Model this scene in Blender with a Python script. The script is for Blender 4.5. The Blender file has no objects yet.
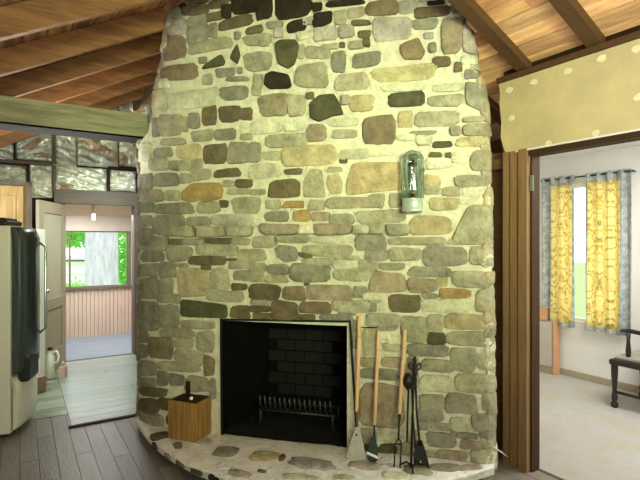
import bpy, bmesh, math, random
from mathutils import Vector, Matrix, noise
from math import sin, cos, pi, radians, asin, sqrt

SC = bpy.context.scene
COL = SC.collection
# ---------------------------------------------------------------- camera, light, exposure
EYE = 1.5
F = 480.0
cam_d = bpy.data.cameras.new('camera'); cam = bpy.data.objects.new('camera', cam_d); COL.objects.link(cam)
cam.location = (0, 0, EYE); cam.rotation_euler = (radians(90), 0, 0)
cam_d.sensor_width = 36; cam_d.lens = 27.0; cam_d.clip_start = 0.05; cam_d.clip_end = 200
SC.camera = cam
SC.view_settings.view_transform = 'Standard'; SC.view_settings.look = 'None'
SC.view_settings.gamma = 1.0; SC.view_settings.use_curve_mapping = False
SC.view_settings.exposure = 0.75

ANG = radians(32)
AX = Vector((cos(ANG), sin(ANG), 0)); BX = Vector((-sin(ANG), cos(ANG), 0)); ZX = Vector((0, 0, 1))
def H(a, b, z): return AX * a + BX * b + ZX * z          # the house's own axes

w = bpy.data.worlds.new('world'); SC.world = w; w.use_nodes = True
bg = w.node_tree.nodes['Background']
bg.inputs[0].default_value = (0.86, 0.94, 1.0, 1); bg.inputs[1].default_value = 1.7

P_AIM = Vector((0.15, 3.2, 2.25))
def area(name, loc, direction, sx, sy, power, color, spread=180):
    l = bpy.data.lights.new(name, 'AREA'); l.shape = 'RECTANGLE'; l.size = sx; l.size_y = sy
    l.energy = power; l.color = color; l.spread = radians(spread)
    o = bpy.data.objects.new(name, l); COL.objects.link(o); o.location = loc
    o.rotation_euler = Vector(direction).to_track_quat('-Z', 'Y').to_euler(); return o
def sun(name, direction, e, color):
    l = bpy.data.lights.new(name, 'SUN'); l.energy = e; l.color = color; l.angle = radians(3)
    o = bpy.data.objects.new(name, l); COL.objects.link(o)
    o.rotation_euler = Vector(direction).to_track_quat('-Z', 'Y').to_euler()
sun('sun', (-0.35, 0.65, -0.75), 1.5, (1, 0.97, 0.9))
area('fill_rear', H(-0.45, -1.85, 1.6), (0.15, 1, 0.03), 1.6, 1.2, 44, (1.0, 0.97, 0.84))  # added general fill lamp; the rear wall has no window
area('fill_green_chimney', H(0.2, -1.75, 2.05), (P_AIM - H(0.2, -1.75, 2.05)), 0.9, 0.7, 16, (0.86, 1.0, 0.50), 58)  # added green-tinted lamp aimed at the chimney, no window behind it
area('fill_rear_right', H(2.65, -0.6, 1.7), (-0.55, 0.8, 0.0), 1.2, 1.1, 10, (0.98, 1.0, 0.82))  # added weaker fill from the rear right, no window there
area('uplight_fill', H(1.5, 0.4, 1.9), (0.25, 0.45, 1), 1.4, 1.4, 12, (1.0, 0.93, 0.84))  # added uplight floating in the room to brighten the ceiling
area('uplight_fill_front', H(0.0, 2.9, 1.9), (0.0, -0.25, 1), 0.8, 0.8, 3, (1.0, 0.95, 0.86))  # small uplight added for the undersides of the front rafters
area('uplight_fill_left', H(0.15, 4.6, 1.95), (0.0, -0.25, 1), 1.3, 1.0, 20, (1.0, 0.95, 0.86))  # uplight added to brighten the bottom faces of the left rafters
area('fill_kitchen_side', H(-0.95, 5.45, 1.7), (0.85, 0.25, -0.1), 1.0, 1.0, 24, (0.82, 0.95, 1.0))  # added cool fill lamp before the windowless left wall
area('fill_kitchen_top', H(0.9, 5.6, 2.25), (0, 0.3, -1), 0.6, 0.6, 13, (0.92, 1.0, 0.97))  # added fill lamp over the kitchen, no fixture built
area('fill_porch', H(0.9, 7.3, 1.86), (0, 0.1, -1), 1.3, 0.7, 24, (1.0, 0.98, 0.96))  # fill lamp added under the porch ceiling, not a fixture
area('fill_sunroom', H(4.0, 1.2, 2.36), (0, 0.1, -1), 1.4, 1.4, 46, (1.0, 0.99, 0.95))  # fill lamp added under the sunroom ceiling, not a fixture

# ---------------------------------------------------------------- materials
def nt(m): return m.node_tree.nodes, m.node_tree.links
def material(name, color, rough=0.7, var=0.2, scale=8.0, bump=0.0, bscale=40.0, metal=0.0, attr=False, spec=0.5,
             stretch=None, rot=0.0, spots=0.0, color2=None, detail=6.0):
    m = bpy.data.materials.new(name); m.use_nodes = True
    N, L = nt(m); bs = N['Principled BSDF']
    bs.inputs['Roughness'].default_value = rough; bs.inputs['Metallic'].default_value = metal
    bs.inputs['Specular IOR Level'].default_value = spec
    tc = N.new('ShaderNodeTexCoord'); mp = N.new('ShaderNodeMapping'); L.new(tc.outputs['Object'], mp.inputs[0])
    mp0 = mp
    if rot:
        mp.inputs['Rotation'].default_value = (0, 0, rot)
        mp2 = N.new('ShaderNodeMapping'); L.new(mp.outputs[0], mp2.inputs[0]); mp = mp2
    if stretch: mp.inputs['Scale'].default_value = stretch
    nz = N.new('ShaderNodeTexNoise'); nz.inputs['Scale'].default_value = scale; nz.inputs['Detail'].default_value = detail
    nz.inputs['Roughness'].default_value = 0.65
    L.new(mp.outputs[0], nz.inputs['Vector'])
    base = N.new('ShaderNodeRGB'); base.outputs[0].default_value = (*color, 1)
    src = base.outputs[0]
    if color2:
        mx = N.new('ShaderNodeMix'); mx.data_type = 'RGBA'
        cr = N.new('ShaderNodeValToRGB'); cr.color_ramp.elements[0].position = 0.42; cr.color_ramp.elements[1].position = 0.60
        L.new(nz.outputs[0], cr.inputs[0]); L.new(cr.outputs[0], mx.inputs[0])
        L.new(src, mx.inputs[6]); mx.inputs[7].default_value = (*color2, 1); src = mx.outputs[2]
    if attr:
        at = N.new('ShaderNodeAttribute'); at.attribute_name = 'Col'
        mx = N.new('ShaderNodeMix'); mx.data_type = 'RGBA'; mx.blend_type = 'MULTIPLY'; mx.inputs[0].default_value = 1
        L.new(src, mx.inputs[6]); L.new(at.outputs[0], mx.inputs[7]); src = mx.outputs[2]
    mr = N.new('ShaderNodeMapRange'); mr.inputs[1].default_value = 0.25; mr.inputs[2].default_value = 0.75
    mr.inputs[3].default_value = 1 - var; mr.inputs[4].default_value = 1 + var
    L.new(nz.outputs[0], mr.inputs[0])
    mu = N.new('ShaderNodeVectorMath'); mu.operation = 'SCALE'; L.new(src, mu.inputs[0]); L.new(mr.outputs[0], mu.inputs['Scale'])
    src = mu.outputs[0]
    if spots:
        n2 = N.new('ShaderNodeTexNoise'); n2.inputs['Scale'].default_value = 55; n2.inputs['Detail'].default_value = 3
        L.new(mp0.outputs[0], n2.inputs['Vector'])
        r2 = N.new('ShaderNodeMapRange'); r2.inputs[1].default_value = 0.56; r2.inputs[2].default_value = 0.68
        r2.inputs[3].default_value = 1; r2.inputs[4].default_value = 1 - spots; L.new(n2.outputs[0], r2.inputs[0])
        m2 = N.new('ShaderNodeVectorMath'); m2.operation = 'SCALE'; L.new(src, m2.inputs[0]); L.new(r2.outputs[0], m2.inputs['Scale']); src = m2.outputs[0]
    L.new(src, bs.inputs['Base Color'])
    if bump:
        nb = N.new('ShaderNodeTexNoise'); nb.inputs['Scale'].default_value = bscale; nb.inputs['Detail'].default_value = 5
        L.new(mp.outputs[0], nb.inputs['Vector'])
        bp = N.new('ShaderNodeBump'); bp.inputs['Strength'].default_value = bump; bp.inputs['Distance'].default_value = 0.02
        L.new(nb.outputs[0], bp.inputs['Height']); L.new(bp.outputs[0], bs.inputs['Normal'])
    return m
def wood(name, c, axis, rough=0.6, var=0.35, c2=None, attr=False, spec=0.4):
    st = {'A': (1.0, 8, 8), 'B': (8, 1.0, 8), 'Z': (14, 14, 1.0)}[axis]
    return material(name, c, rough, var, 3.0, 0.15, 12, stretch=st, rot=-ANG if axis != 'Z' else 0, color2=c2, attr=attr, spec=spec, spots=0.0)

M = {}
M['mortar'] = material('mortar', (0.66, 0.645, 0.48), 0.95, 0.22, 16, 1.0, 40, spec=0.1)
M['stone'] = material('stone', (1, 1, 1), 0.85, 0.46, 11, 1.0, 26, attr=True, spots=0.22, spec=0.2)
M['hearth_mortar'] = material('hearth_mortar', (0.80, 0.80, 0.74), 0.9, 0.22, 10, 0.9, 35, spec=0.15)
M['soot_and_shade'] = material('soot_and_shade', (0.004, 0.0038, 0.0034), 0.9, 0.5, 6, 0.5, 20, spec=0.1)  # firebox soot, also the painted shade under hearth lip and beam
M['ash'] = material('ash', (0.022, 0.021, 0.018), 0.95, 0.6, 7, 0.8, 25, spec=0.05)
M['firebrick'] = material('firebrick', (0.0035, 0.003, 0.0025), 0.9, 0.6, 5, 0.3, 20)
M['black_iron'] = material('black_iron', (0.012, 0.012, 0.013), 0.45, 0.3, 20, 0.1, 30, metal=0.4)
M['grate_iron'] = material('grate_iron', (0.05, 0.05, 0.045), 0.5, 0.4, 20, 0.2, 30, metal=0.5)
M['rafter_a'] = wood('rafter_wood', (0.17, 0.078, 0.025), 'A', c2=(0.24, 0.115, 0.038), var=0.25)
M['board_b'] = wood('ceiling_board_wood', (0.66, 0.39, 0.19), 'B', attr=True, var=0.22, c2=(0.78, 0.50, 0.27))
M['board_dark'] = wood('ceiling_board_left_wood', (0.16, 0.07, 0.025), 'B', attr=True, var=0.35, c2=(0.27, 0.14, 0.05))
M['rafter_dark'] = wood('dark_rafter_wood', (0.085, 0.042, 0.016), 'A', var=0.25)
M['beam'] = wood('beam_wood', (0.21, 0.215, 0.11), 'A', c2=(0.30, 0.30, 0.165), var=0.2)
M['dark_z'] = wood('dark_stained_wood', (0.034, 0.018, 0.009), 'Z', var=0.3, spec=0.08)
M['trim_z'] = wood('door_casing_wood', (0.24, 0.14, 0.066), 'Z', var=0.12, c2=(0.28, 0.168, 0.08))
M['trim_b'] = wood('header_wood', (0.16, 0.085, 0.04), 'B', var=0.25)
M['trim_dark'] = wood('jamb_wood', (0.055, 0.03, 0.015), 'Z', var=0.25, spec=0.1)
M['grey_wood'] = wood('weathered_frame_wood', (0.13, 0.105, 0.08), 'A', var=0.25)
M['grey_wood_z'] = wood('weathered_post_wood', (0.15, 0.11, 0.085), 'Z', var=0.25)
M['cab_wood'] = wood('cabinet_wood', (0.50, 0.31, 0.12), 'Z', var=0.15, c2=(0.58, 0.37, 0.15))
M['door_wood'] = wood('door_wood', (0.38, 0.32, 0.215), 'Z', var=0.12)
M['panel_pale'] = wood('pale_panel_wood', (0.50, 0.46, 0.32), 'Z', var=0.12)
M['handle_wood'] = wood('handle_wood', (0.66, 0.42, 0.21), 'Z', rough=0.4, var=0.15)
M['box_wood'] = wood('box_wood', (0.27, 0.145, 0.035), 'Z', rough=0.45, var=0.3, c2=(0.36, 0.20, 0.055))
M['floor_wood'] = wood('floor_wood', (0.235, 0.22, 0.185), 'B', rough=0.35, var=0.3, c2=(0.16, 0.145, 0.115), attr=True)
M['vinyl'] = material('vinyl_floor', (0.36, 0.42, 0.38), 0.22, 0.45, 5, 0.25, 14, attr=True, stretch=(1, 5, 1), rot=-ANG, color2=(0.24, 0.27, 0.22))
M['plaster'] = material('white_wall', (0.78, 0.77, 0.73), 0.8, 0.04, 3, 0.05, 30)
M['sheet'] = material('tan_drywall', (0.56, 0.48, 0.27), 0.7, 0.14, 2.2, 0.15, 15, color2=(0.62, 0.52, 0.28))
M['spackle'] = material('spackle', (0.80, 0.76, 0.54), 0.8, 0.1, 20)
M['carpet'] = material('carpet', (0.74, 0.72, 0.68), 0.95, 0.20, 4, 1.0, 220, spec=0.05, color2=(0.62, 0.57, 0.47))
M['porch_floor'] = material('porch_carpet', (0.26, 0.30, 0.35), 0.9, 0.08, 6, 0.3, 150)
M['bead'] = material('beadboard', (0.66, 0.50, 0.40), 0.6, 0.08, 5)
M['peach'] = material('peach_board', (0.86, 0.62, 0.48), 0.6, 0.06, 5)
M['greige'] = material('greige_board', (0.50, 0.44, 0.38), 0.7, 0.08, 5)
M['batt'] = material('insulation_facing', (0.66, 0.70, 0.55), 0.28, 0.2, 6, 0.4, 14, metal=0.3, color2=(0.86, 0.88, 0.72), attr=True)
M['cream_enamel'] = material('cream_enamel', (0.86, 0.90, 0.74), 0.35, 0.03, 4)
M['steel_dark'] = material('dark_steel', (0.10, 0.135, 0.13), 0.25, 0.1, 3, metal=0.6)
M['chrome'] = material('chrome', (0.75, 0.77, 0.75), 0.2, 0.05, 4, metal=0.9)
M['black_plastic'] = material('black_plastic', (0.015, 0.016, 0.017), 0.4, 0.1, 5)
M['white_plastic'] = material('white_plastic', (0.9, 0.9, 0.8), 0.4, 0.04, 5)
M['pink_card'] = material('pink_card', (0.62, 0.42, 0.34), 0.7, 0.1, 6)
M['brown_card'] = material('brown_card', (0.32, 0.20, 0.13), 0.8, 0.2, 6)
M['orange_card'] = material('orange_card', (0.60, 0.33, 0.17), 0.7, 0.1, 6)
M['blade'] = material('steel_blade', (0.55, 0.57, 0.50), 0.4, 0.25, 14, 0.1, 30, metal=0.5)
M['dark_blade'] = material('dark_blade', (0.03, 0.05, 0.045), 0.4, 0.3, 14, metal=0.3)
M['rust'] = material('rusty_steel', (0.14, 0.10, 0.06), 0.7, 0.4, 14, metal=0.2)
M['tin'] = material('pewter', (0.24, 0.29, 0.25), 0.4, 0.2, 12, metal=0.5)
M['tin_light'] = material('light_tin', (0.42, 0.50, 0.42), 0.35, 0.15, 12, metal=0.3)
M['chair_wood'] = wood('chair_wood', (0.022, 0.016, 0.013), 'Z', rough=0.35, var=0.2)
M['cushion'] = material('cushion', (0.30, 0.28, 0.24), 0.9, 0.15, 10)
M['grey_cloth'] = material('grey_lining', (0.30, 0.34, 0.32), 0.9, 0.25, 20, color2=(0.42, 0.45, 0.42))
M['white_paint'] = material('white_paint', (0.85, 0.85, 0.84), 0.5, 0.03, 5)
M['white_cable'] = material('white_cable', (0.85, 0.85, 0.8), 0.5, 0.02, 5)
M['bark'] = material('pale_bark', (0.42, 0.41, 0.44), 0.9, 0.3, 3, 1.0, 14, stretch=(4, 4, 1))
M['grass'] = material('lawn', (0.22, 0.42, 0.10), 0.9, 0.3, 3)
M['bulb'] = material('wax', (0.85, 0.86, 0.75), 0.4, 0.05, 5)
M['copper'] = material('copper', (0.55, 0.25, 0.12), 0.4, 0.1, 5, metal=0.5)

def leaf_mat():
    m = bpy.data.materials.new('leaf'); m.use_nodes = True; N, L = nt(m)
    out = N['Material Output']; bs = N['Principled BSDF']; bs.inputs['Base Color'].default_value = (0.20, 0.52, 0.09, 1); bs.inputs['Roughness'].default_value = 0.5
    tr = N.new('ShaderNodeBsdfTranslucent'); tr.inputs[0].default_value = (0.32, 0.75, 0.12, 1)
    mx = N.new('ShaderNodeMixShader'); mx.inputs[0].default_value = 0.55
    L.new(bs.outputs[0], mx.inputs[1]); L.new(tr.outputs[0], mx.inputs[2]); L.new(mx.outputs[0], out.inputs[0]); return m
M['leaf'] = leaf_mat()
def glass_mat(name, tint=(1, 1, 1), f=0.08):
    m = bpy.data.materials.new(name); m.use_nodes = True; N, L = nt(m); out = N['Material Output']; N.remove(N['Principled BSDF'])
    t = N.new('ShaderNodeBsdfTransparent'); t.inputs[0].default_value = (*tint, 1); g = N.new('ShaderNodeBsdfGlossy'); g.inputs[1].default_value = 0.05
    mx = N.new('ShaderNodeMixShader'); mx.inputs[0].default_value = f
    L.new(t.outputs[0], mx.inputs[1]); L.new(g.outputs[0], mx.inputs[2]); L.new(mx.outputs[0], out.inputs[0]); return m
M['glass'] = glass_mat('window_glass', f=0.05)
M['lantern_glass'] = glass_mat('lantern_glass', (0.86, 0.93, 0.86), 0.22)
M['door_glass'] = glass_mat('door_glass', (0.9, 0.95, 0.9), 0.3)
def curtain_mat():
    m = bpy.data.materials.new('yellow_damask'); m.use_nodes = True; N, L = nt(m); out = N['Material Output']
    bs = N['Principled BSDF']; bs.inputs['Roughness'].default_value = 0.9
    uv = N.new('ShaderNodeUVMap'); uv.uv_map = 'UVMap'
    # a mirrored lattice of curling lines: wave bands warped by sines of the cloth's own coordinates
    sx = N.new('ShaderNodeSeparateXYZ'); L.new(uv.outputs[0], sx.inputs[0])
    def math_(op, a, b=None):
        n = N.new('ShaderNodeMath'); n.operation = op
        for i, v in enumerate((a, b)):
            if v is None: continue
            if isinstance(v, (int, float)): n.inputs[i].default_value = v
            else: L.new(v, n.inputs[i])
        return n.outputs[0]
    u = math_('MULTIPLY', sx.outputs[0], 2 * pi / 0.30); v = math_('MULTIPLY', sx.outputs[1], 2 * pi / 0.42)
    f1 = math_('ADD', math_('COSINE', u), math_('COSINE', v))
    f2 = math_('MULTIPLY', math_('COSINE', math_('MULTIPLY', u, 2)), math_('COSINE', math_('MULTIPLY', v, 3)))
    nz = N.new('ShaderNodeTexNoise'); nz.inputs['Scale'].default_value = 14; L.new(uv.outputs[0], nz.inputs['Vector'])
    f = math_('ADD', math_('ADD', f1, math_('MULTIPLY', f2, 0.22)), math_('MULTIPLY', nz.outputs[0], 2.6))
    g = math_('ABSOLUTE', math_('SINE', math_('MULTIPLY', f, 2.9)))
    cr = N.new('ShaderNodeValToRGB'); e = cr.color_ramp.elements
    e[0].position = 0.06; e[0].color = (0.42, 0.42, 0.24, 1); e[1].position = 0.34; e[1].color = (0.95, 0.72, 0.18, 1)
    x = e.new(0.8); x.color = (0.95, 0.86, 0.45, 1)
    L.new(g, cr.inputs[0]); L.new(cr.outputs[0], bs.inputs['Base Color'])
    tr = N.new('ShaderNodeBsdfTranslucent'); L.new(cr.outputs[0], tr.inputs[0])
    mx = N.new('ShaderNodeMixShader'); mx.inputs[0].default_value = 0.5
    L.new(bs.outputs[0], mx.inputs[1]); L.new(tr.outputs[0], mx.inputs[2]); L.new(mx.outputs[0], out.inputs[0]); return m
M['damask'] = curtain_mat()

# ---------------------------------------------------------------- mesh helpers
class MB:
    def __init__(s): s.bm = bmesh.new(); s.cl = s.bm.loops.layers.float_color.new('Col'); s.uv = s.bm.loops.layers.uv.new('UVMap')
    def face(s, vs, col=(1, 1, 1), smooth=False, uvs=None):
        try: f = s.bm.faces.new(vs)
        except ValueError: return None
        for i, l in enumerate(f.loops):
            l[s.cl] = (*col, 1)
            if uvs: l[s.uv].uv = uvs[i]
        f.smooth = smooth; return f
    def v(s, p): return s.bm.verts.new(p)
    def poly(s, pts, col=(1, 1, 1)): return s.face([s.v(p) for p in pts], col)
    def hexa(s, p, col=(1, 1, 1)):          # 8 points: bottom loop 0-3, top loop 4-7
        v = [s.v(q) for q in p]
        for q in ((3, 2, 1, 0), (4, 5, 6, 7), (0, 1, 5, 4), (1, 2, 6, 5), (2, 3, 7, 6), (3, 0, 4, 7)): s.face([v[i] for i in q], col)
    def box(s, c, d, ax=None, bev=0.0, col=(1, 1, 1), seg=2):   # centre, full sizes, axes
        ax = ax or (Vector((1, 0, 0)), Vector((0, 1, 0)), ZX)
        t = bmesh.new(); bmesh.ops.create_cube(t, size=1)
        for v in t.verts: v.co = Vector((v.co.x * d[0], v.co.y * d[1], v.co.z * d[2]))
        if bev: bmesh.ops.bevel(t, geom=list(t.edges), offset=bev, segments=seg, affect='EDGES', profile=0.5)
        c = Vector(c); mp = {}
        for v in t.verts: mp[v.index] = s.v(c + ax[0] * v.co.x + ax[1] * v.co.y + ax[2] * v.co.z)
        t.verts.index_update()
        for f in t.faces: s.face([mp[v.index] for v in f.verts], col)
        t.free()
    def hbox(s, a0, a1, b0, b1, z0, z1, bev=0.0, col=(1, 1, 1)):   # box in house axes
        s.box(H((a0 + a1) / 2, (b0 + b1) / 2, (z0 + z1) / 2), (abs(a1 - a0), abs(b1 - b0), abs(z1 - z0)), (AX, BX, ZX), bev, col)
    def tube(s, pts, rad, n=10, cap=True, col=(1, 1, 1)):
        pts = [Vector(p) for p in pts]; rs = rad if isinstance(rad, (list, tuple)) else [rad] * len(pts); rings = []
        ref = None
        for i, p in enumerate(pts):
            d = (pts[min(i + 1, len(pts) - 1)] - pts[max(i - 1, 0)]).normalized()
            if ref is None: ref = Vector((1, 0, 0)) if abs(d.x) < 0.8 else Vector((0, 1, 0))
            e1 = (ref - d * ref.dot(d)).normalized(); e2 = d.cross(e1); ref = e1
            rings.append([s.v(p + (e1 * cos(2 * pi * k / n) + e2 * sin(2 * pi * k / n)) * rs[i]) for k in range(n)])
        for a, b in zip(rings, rings[1:]):
            for k in range(n): s.face([a[k], a[(k + 1) % n], b[(k + 1) % n], b[k]], col, True)
        if cap: s.face(rings[0][::-1], col); s.face(rings[-1], col)
    def lathe(s, c, prof, n=20, ax=None, sc=(1, 1)):      # prof: (radius, height) about c
        c = Vector(c); ax = ax or (Vector((1, 0, 0)), Vector((0, 1, 0)), ZX)
        rings = [[s.v(c + (ax[0] * cos(2 * pi * k / n) * sc[0] + ax[1] * sin(2 * pi * k / n) * sc[1]) * max(r, 0.0004) + ax[2] * h) for k in range(n)] for r, h in prof]
        for a, b in zip(rings, rings[1:]):
            for k in range(n): s.face([a[k], a[(k + 1) % n], b[(k + 1) % n], b[k]], (1, 1, 1), True)
        s.face(rings[0][::-1]); s.face(rings[-1])
    def slab(s, pts, n, th):                       # polygon extruded by th along n
        n = Vector(n).normalized() * th; pts = [Vector(p) for p in pts]
        a = [s.v(p) for p in pts]; b = [s.v(p + n) for p in pts]; s.face(a[::-1]); s.face(b)
        for i in range(len(pts)): j = (i + 1) % len(pts); s.face([a[i], a[j], b[j], b[i]])
    def build(s, name, mat, parent=None, fix=True):
        if fix: bmesh.ops.recalc_face_normals(s.bm, faces=s.bm.faces)
        me = bpy.data.meshes.new(name); s.bm.to_mesh(me); s.bm.free()
        for m in (mat if isinstance(mat, list) else [mat]): me.materials.append(m)
        o = bpy.data.objects.new(name, me); COL.objects.link(o)
        if parent is not None:
            wl = Vector((0, 0, 0)); q = parent
            while q is not None: wl += q.location; q = q.parent
            org = wl; o.parent = parent
        else:
            xs = [v.co for v in me.vertices]
            org = Vector((sum(v.x for v in xs) / len(xs), sum(v.y for v in xs) / len(xs), min(v.z for v in xs)))
            o.location = org
        me.transform(Matrix.Translation(-org)); return o
def tag(o, label, cat, group=None, kind=None):
    if label: o['label'] = label
    if cat: o['category'] = cat
    if group: o['group'] = group
    if kind: o['kind'] = kind
    return o
def thing(name, loc, label, cat, group=None):
    o = bpy.data.objects.new(name, None); COL.objects.link(o); o.location = loc; o.empty_display_size = 0.1
    return tag(o, label, cat, group)
def struct(o, label=None):
    o['kind'] = 'structure'
    if label: o['label'] = label
    return o
rnd = random.Random(4)
def jit(c, v=0.12, r=rnd):
    k = 1 + r.uniform(-v, v); return tuple(max(0, x * k * (1 + r.uniform(-0.03, 0.03))) for x in c)

# ---------------------------------------------------------------- the chimney's curved face
FS = 0.247
CV = Vector((1, -FS, 0)).normalized(); NV = Vector((-FS, -1, 0)).normalized()   # along the face, out of the face
P0 = Vector((0, 3.26, 0))
def fpt(px, py, q=0.0):                        # where a line of sight meets the plane q in front of the face
    k = (px - 320) / F; Y = (-NV.y * P0.y - q) / (-NV.x * k - NV.y)
    return Vector((k * Y, Y, EYE + (240 - py) / F * Y))
def sz(px, py):
    p = fpt(px, py); return ((p - P0).dot(CV), p.z)
LP = [(0, 172), (19, 169), (34, 165), (62, 161), (82, 156), (104, 152), (118, 149), (134, 147), (143, 138), (160, 137), (430, 138)]
RP = [(0, 466), (15, 466), (34, 473), (70, 481), (84, 486), (115, 489), (150, 491), (240, 493), (330, 495), (470, 496)]
SRp = sorted((sz(x - 1, y)[1], sz(x - 1, y)[0]) for y, x in RP)
def interp(t, z):
    if z <= t[0][0]: return t[0][1]
    for (z0, s0), (z1, s1) in zip(t, t[1:]):
        if z <= z1: return s0 + (s1 - s0) * (z - z0) / max(z1 - z0, 1e-6)
    (z0, s0), (z1, s1) = t[0], t[-1]
    return s1 + (s1 - t[-3][1]) / max(z1 - t[-3][0], 1e-6) * (z - z1)
RR = 0.07          # the left corner is a broad quarter ellipse that tightens upwards, the right one tight
def RLf(z): return 0.60 - 0.30 * min(1, max(0, (z - 2.0) / 1.0))
def DLf(z): return 0.40 - 0.27 * min(1, max(0, (z - 2.0) / 1.0))
def left_arc(u, RL, DL): x = min(1, u / RL); return DL * (1 - sqrt(max(0, 1 - x * x)))
def pix(p): return (320 + F * p.x / p.y, 240 - F * (p.z - EYE) / p.y)
def find_left(px, py):
    z = EYE + (240 - py) / F * 3.7
    for _it in range(4):
        RL, DL = RLf(z), DLf(z); lo, hi = -2.2, -0.2
        for _ in range(30):
            m = (lo + hi) / 2; best = (1e9, 0)
            for t in range(21):
                u = RL * sin(t * pi / 40); p = P0 + CV * (m + RL - u) - NV * left_arc(u, RL, DL); best = min(best, (320 + F * p.x / p.y, p.y))
            if best[0] > px: hi = m
            else: lo = m
        z = EYE + (240 - py) / F * best[1]
    return (z, m)
SLp = sorted(find_left(x + 1, y) for y, x in LP)
def surf(s, z, h=0.0):
    sl, sr = interp(SLp, z), interp(SRp, z); d = 0.0; n_s = 0.0; n_q = 1.0; RL, DL = RLf(z), DLf(z)
    if s < sl + RL:
        u = sl + RL - s
        if u < RL:
            d = left_arc(u, RL, DL); x = u / RL; sl_ = DL / RL * x / sqrt(max(1e-4, 1 - x * x)); L_ = sqrt(1 + sl_ * sl_); n_s = -sl_ / L_; n_q = 1 / L_
        else: d = DL + (u - RL); s = sl; n_s = -1; n_q = 0
    elif s > sr - RR:
        u = s - (sr - RR)
        if u <= RR: th = asin(min(1, u / RR)); d = RR * (1 - cos(th)); n_s = sin(th); n_q = cos(th)
        else: d = RR + (u - RR); s = sr; n_s = 1; n_q = 0
    p = P0 + CV * (s + n_s * h) + NV * (-d + n_q * h); p.z = z; return p
def szc(px, py):
    """(s, z) on the curved face seen along a line of sight"""
    s, z = sz(px, py)
    if s > interp(SLp, z) + RLf(z) + .02: return s, z
    s = max(s, interp(SLp, z) + .02)
    for _ in range(14):
        p = surf(s, z); x, y = pix(p); s += 0.6 * (px - x) / F * p.y; z += 0.8 * (y - py) / F * p.y; s = max(s, interp(SLp, z) + 0.004)
    return s, z
oL, zT = sz(222, 320.5); oR = sz(347, 322)[0]; zB = 0.10
CH_TOP = 3.62
chim = thing('stone_fireplace', P0 + Vector((0, 0, 0)), 'huge tapering fieldstone chimney with a black open firebox and pale mortar', 'fireplace')
def chimney_body():
    mb = MB()
    zs = sorted(set([round(0.0 + 0.045 * i, 4) for i in range(int(CH_TOP / 0.045) + 1)] + [zB, zT])); zs = [z for z in zs if min(abs(z - zB), abs(z - zT)) > 0.012 or z in (zB, zT)]
    rows = []
    for z in zs:
        sl, sr = interp(SLp, z), interp(SRp, z); RL = RLf(z)
        ss = [sl - 0.9, sl - 0.6, sl - 0.3, sl - 0.1] + [sl + RL * (1 - sin(pi / 2 * (1 - i / 14))) for i in range(14)]
        ss += [sl + RL + (oL - sl - RL) * i / 8 for i in range(8)]; iL = len(ss)
        ss += [oL + (oR - oL) * i / 18 for i in range(18)]; iR = len(ss)
        ss += [oR + (sr - RR - oR) * i / 14 for i in range(14)] + [sr - RR + RR * sin(pi / 2 * i / 5) for i in range(6)] + [sr + 0.1, sr + 0.3, sr + 0.6, sr + 0.9]
        row = []
        for i, s in enumerate(ss):
            hh = 0.009 * noise.noise(Vector((s * 5, z * 7, 1))) + 0.005 * noise.noise(Vector((s * 17, z * 19, 4)))
            if (i in (iL, iR) and z <= zT + .01): hh = 0
            row.append(mb.v(surf(s, z, hh)))
        rows.append(row)
    for j in range(len(zs) - 1):
        for i in range(len(rows[0]) - 1):
            if iL <= i < iR and zs[j] >= zB - 1e-4 and zs[j + 1] <= zT + 1e-4: continue
            mb.face([rows[j][i], rows[j][i + 1], rows[j + 1][i + 1], rows[j + 1][i]], smooth=True)
    for j in range(len(zs) - 1): mb.face([rows[j][-1], rows[j][0], rows[j + 1][0], rows[j + 1][-1]])
    mb.face(rows[-1]); mb.face(rows[0][::-1])
    # the stone-lined return of the opening
    def pq(s, z, q): p = P0 + CV * s + NV * q; p.z = z; return p
    D = -0.12; m2 = MB()
    for (s0, z0, s1, z1) in ((oL, zB, oL, zT), (oL, zT, oR, zT), (oR, zT, oR, zB)):
        m2.poly([pq(s0, z0, 0.0), pq(s1, z1, 0.0), pq(s1, z1, D), pq(s0, z0, D)])
    m2.build('firebox_return', M['soot_and_shade'], chim, fix=False)
    return mb.build('mortar_body', M['mortar'], chim, fix=True)
chimney_body()

PAL = {'L': (0.56, 0.55, 0.39), 'M': (0.35, 0.325, 0.22), 'G': (0.255, 0.245, 0.18), 'D': (0.135, 0.108, 0.06), 'K': (0.030, 0.024, 0.014),
       'O': (0.36, 0.25, 0.10), 'T': (0.43, 0.375, 0.21), 'P': (0.38, 0.345, 0.29), 'B': (0.20, 0.155, 0.095), 'E': (0.085, 0.082, 0.042), 'X': (0.31, 0.26, 0.175), 'Q': (0.47, 0.385, 0.21)}
SHAPES = MB(); LEDGE = MB()
def add_stone(mb, pts, col, h, seed, tilt=0.0):      # pts: outline on the face, (s, z) or px mapped before
    n = len(pts); cs = sum(p[0] for p in pts) / n; cz = sum(p[1] for p in pts) / n
    rings = []
    for sc, hh in ((1.02, -0.012), (1.0, h * 0.6), (0.975, h * 0.92), (0.90, h), (0.5, h * 1.05)):
        ring = []
        for (s, z) in pts:
            a, b = cs + (s - cs) * sc, cz + (z - cz) * sc
            k = hh + ((0.006 * noise.noise(Vector((a * 14, b * 16, seed))) + 0.003 * noise.noise(Vector((a * 45, b * 50, seed)))) if hh > 0 else 0) + tilt * (b - cz)
            ring.append(mb.v(surf(a, b, k)))
        rings.append(ring)
    for a, b in zip(rings, rings[1:]):
        for k in range(n): mb.face([a[k], a[(k + 1) % n], b[(k + 1) % n], b[k]], col, True)
    c = mb.v(surf(cs, cz, h * 1.08))
    for k in range(n): mb.face([rings[-1][k], rings[-1][(k + 1) % n], c], col, True)
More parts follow.
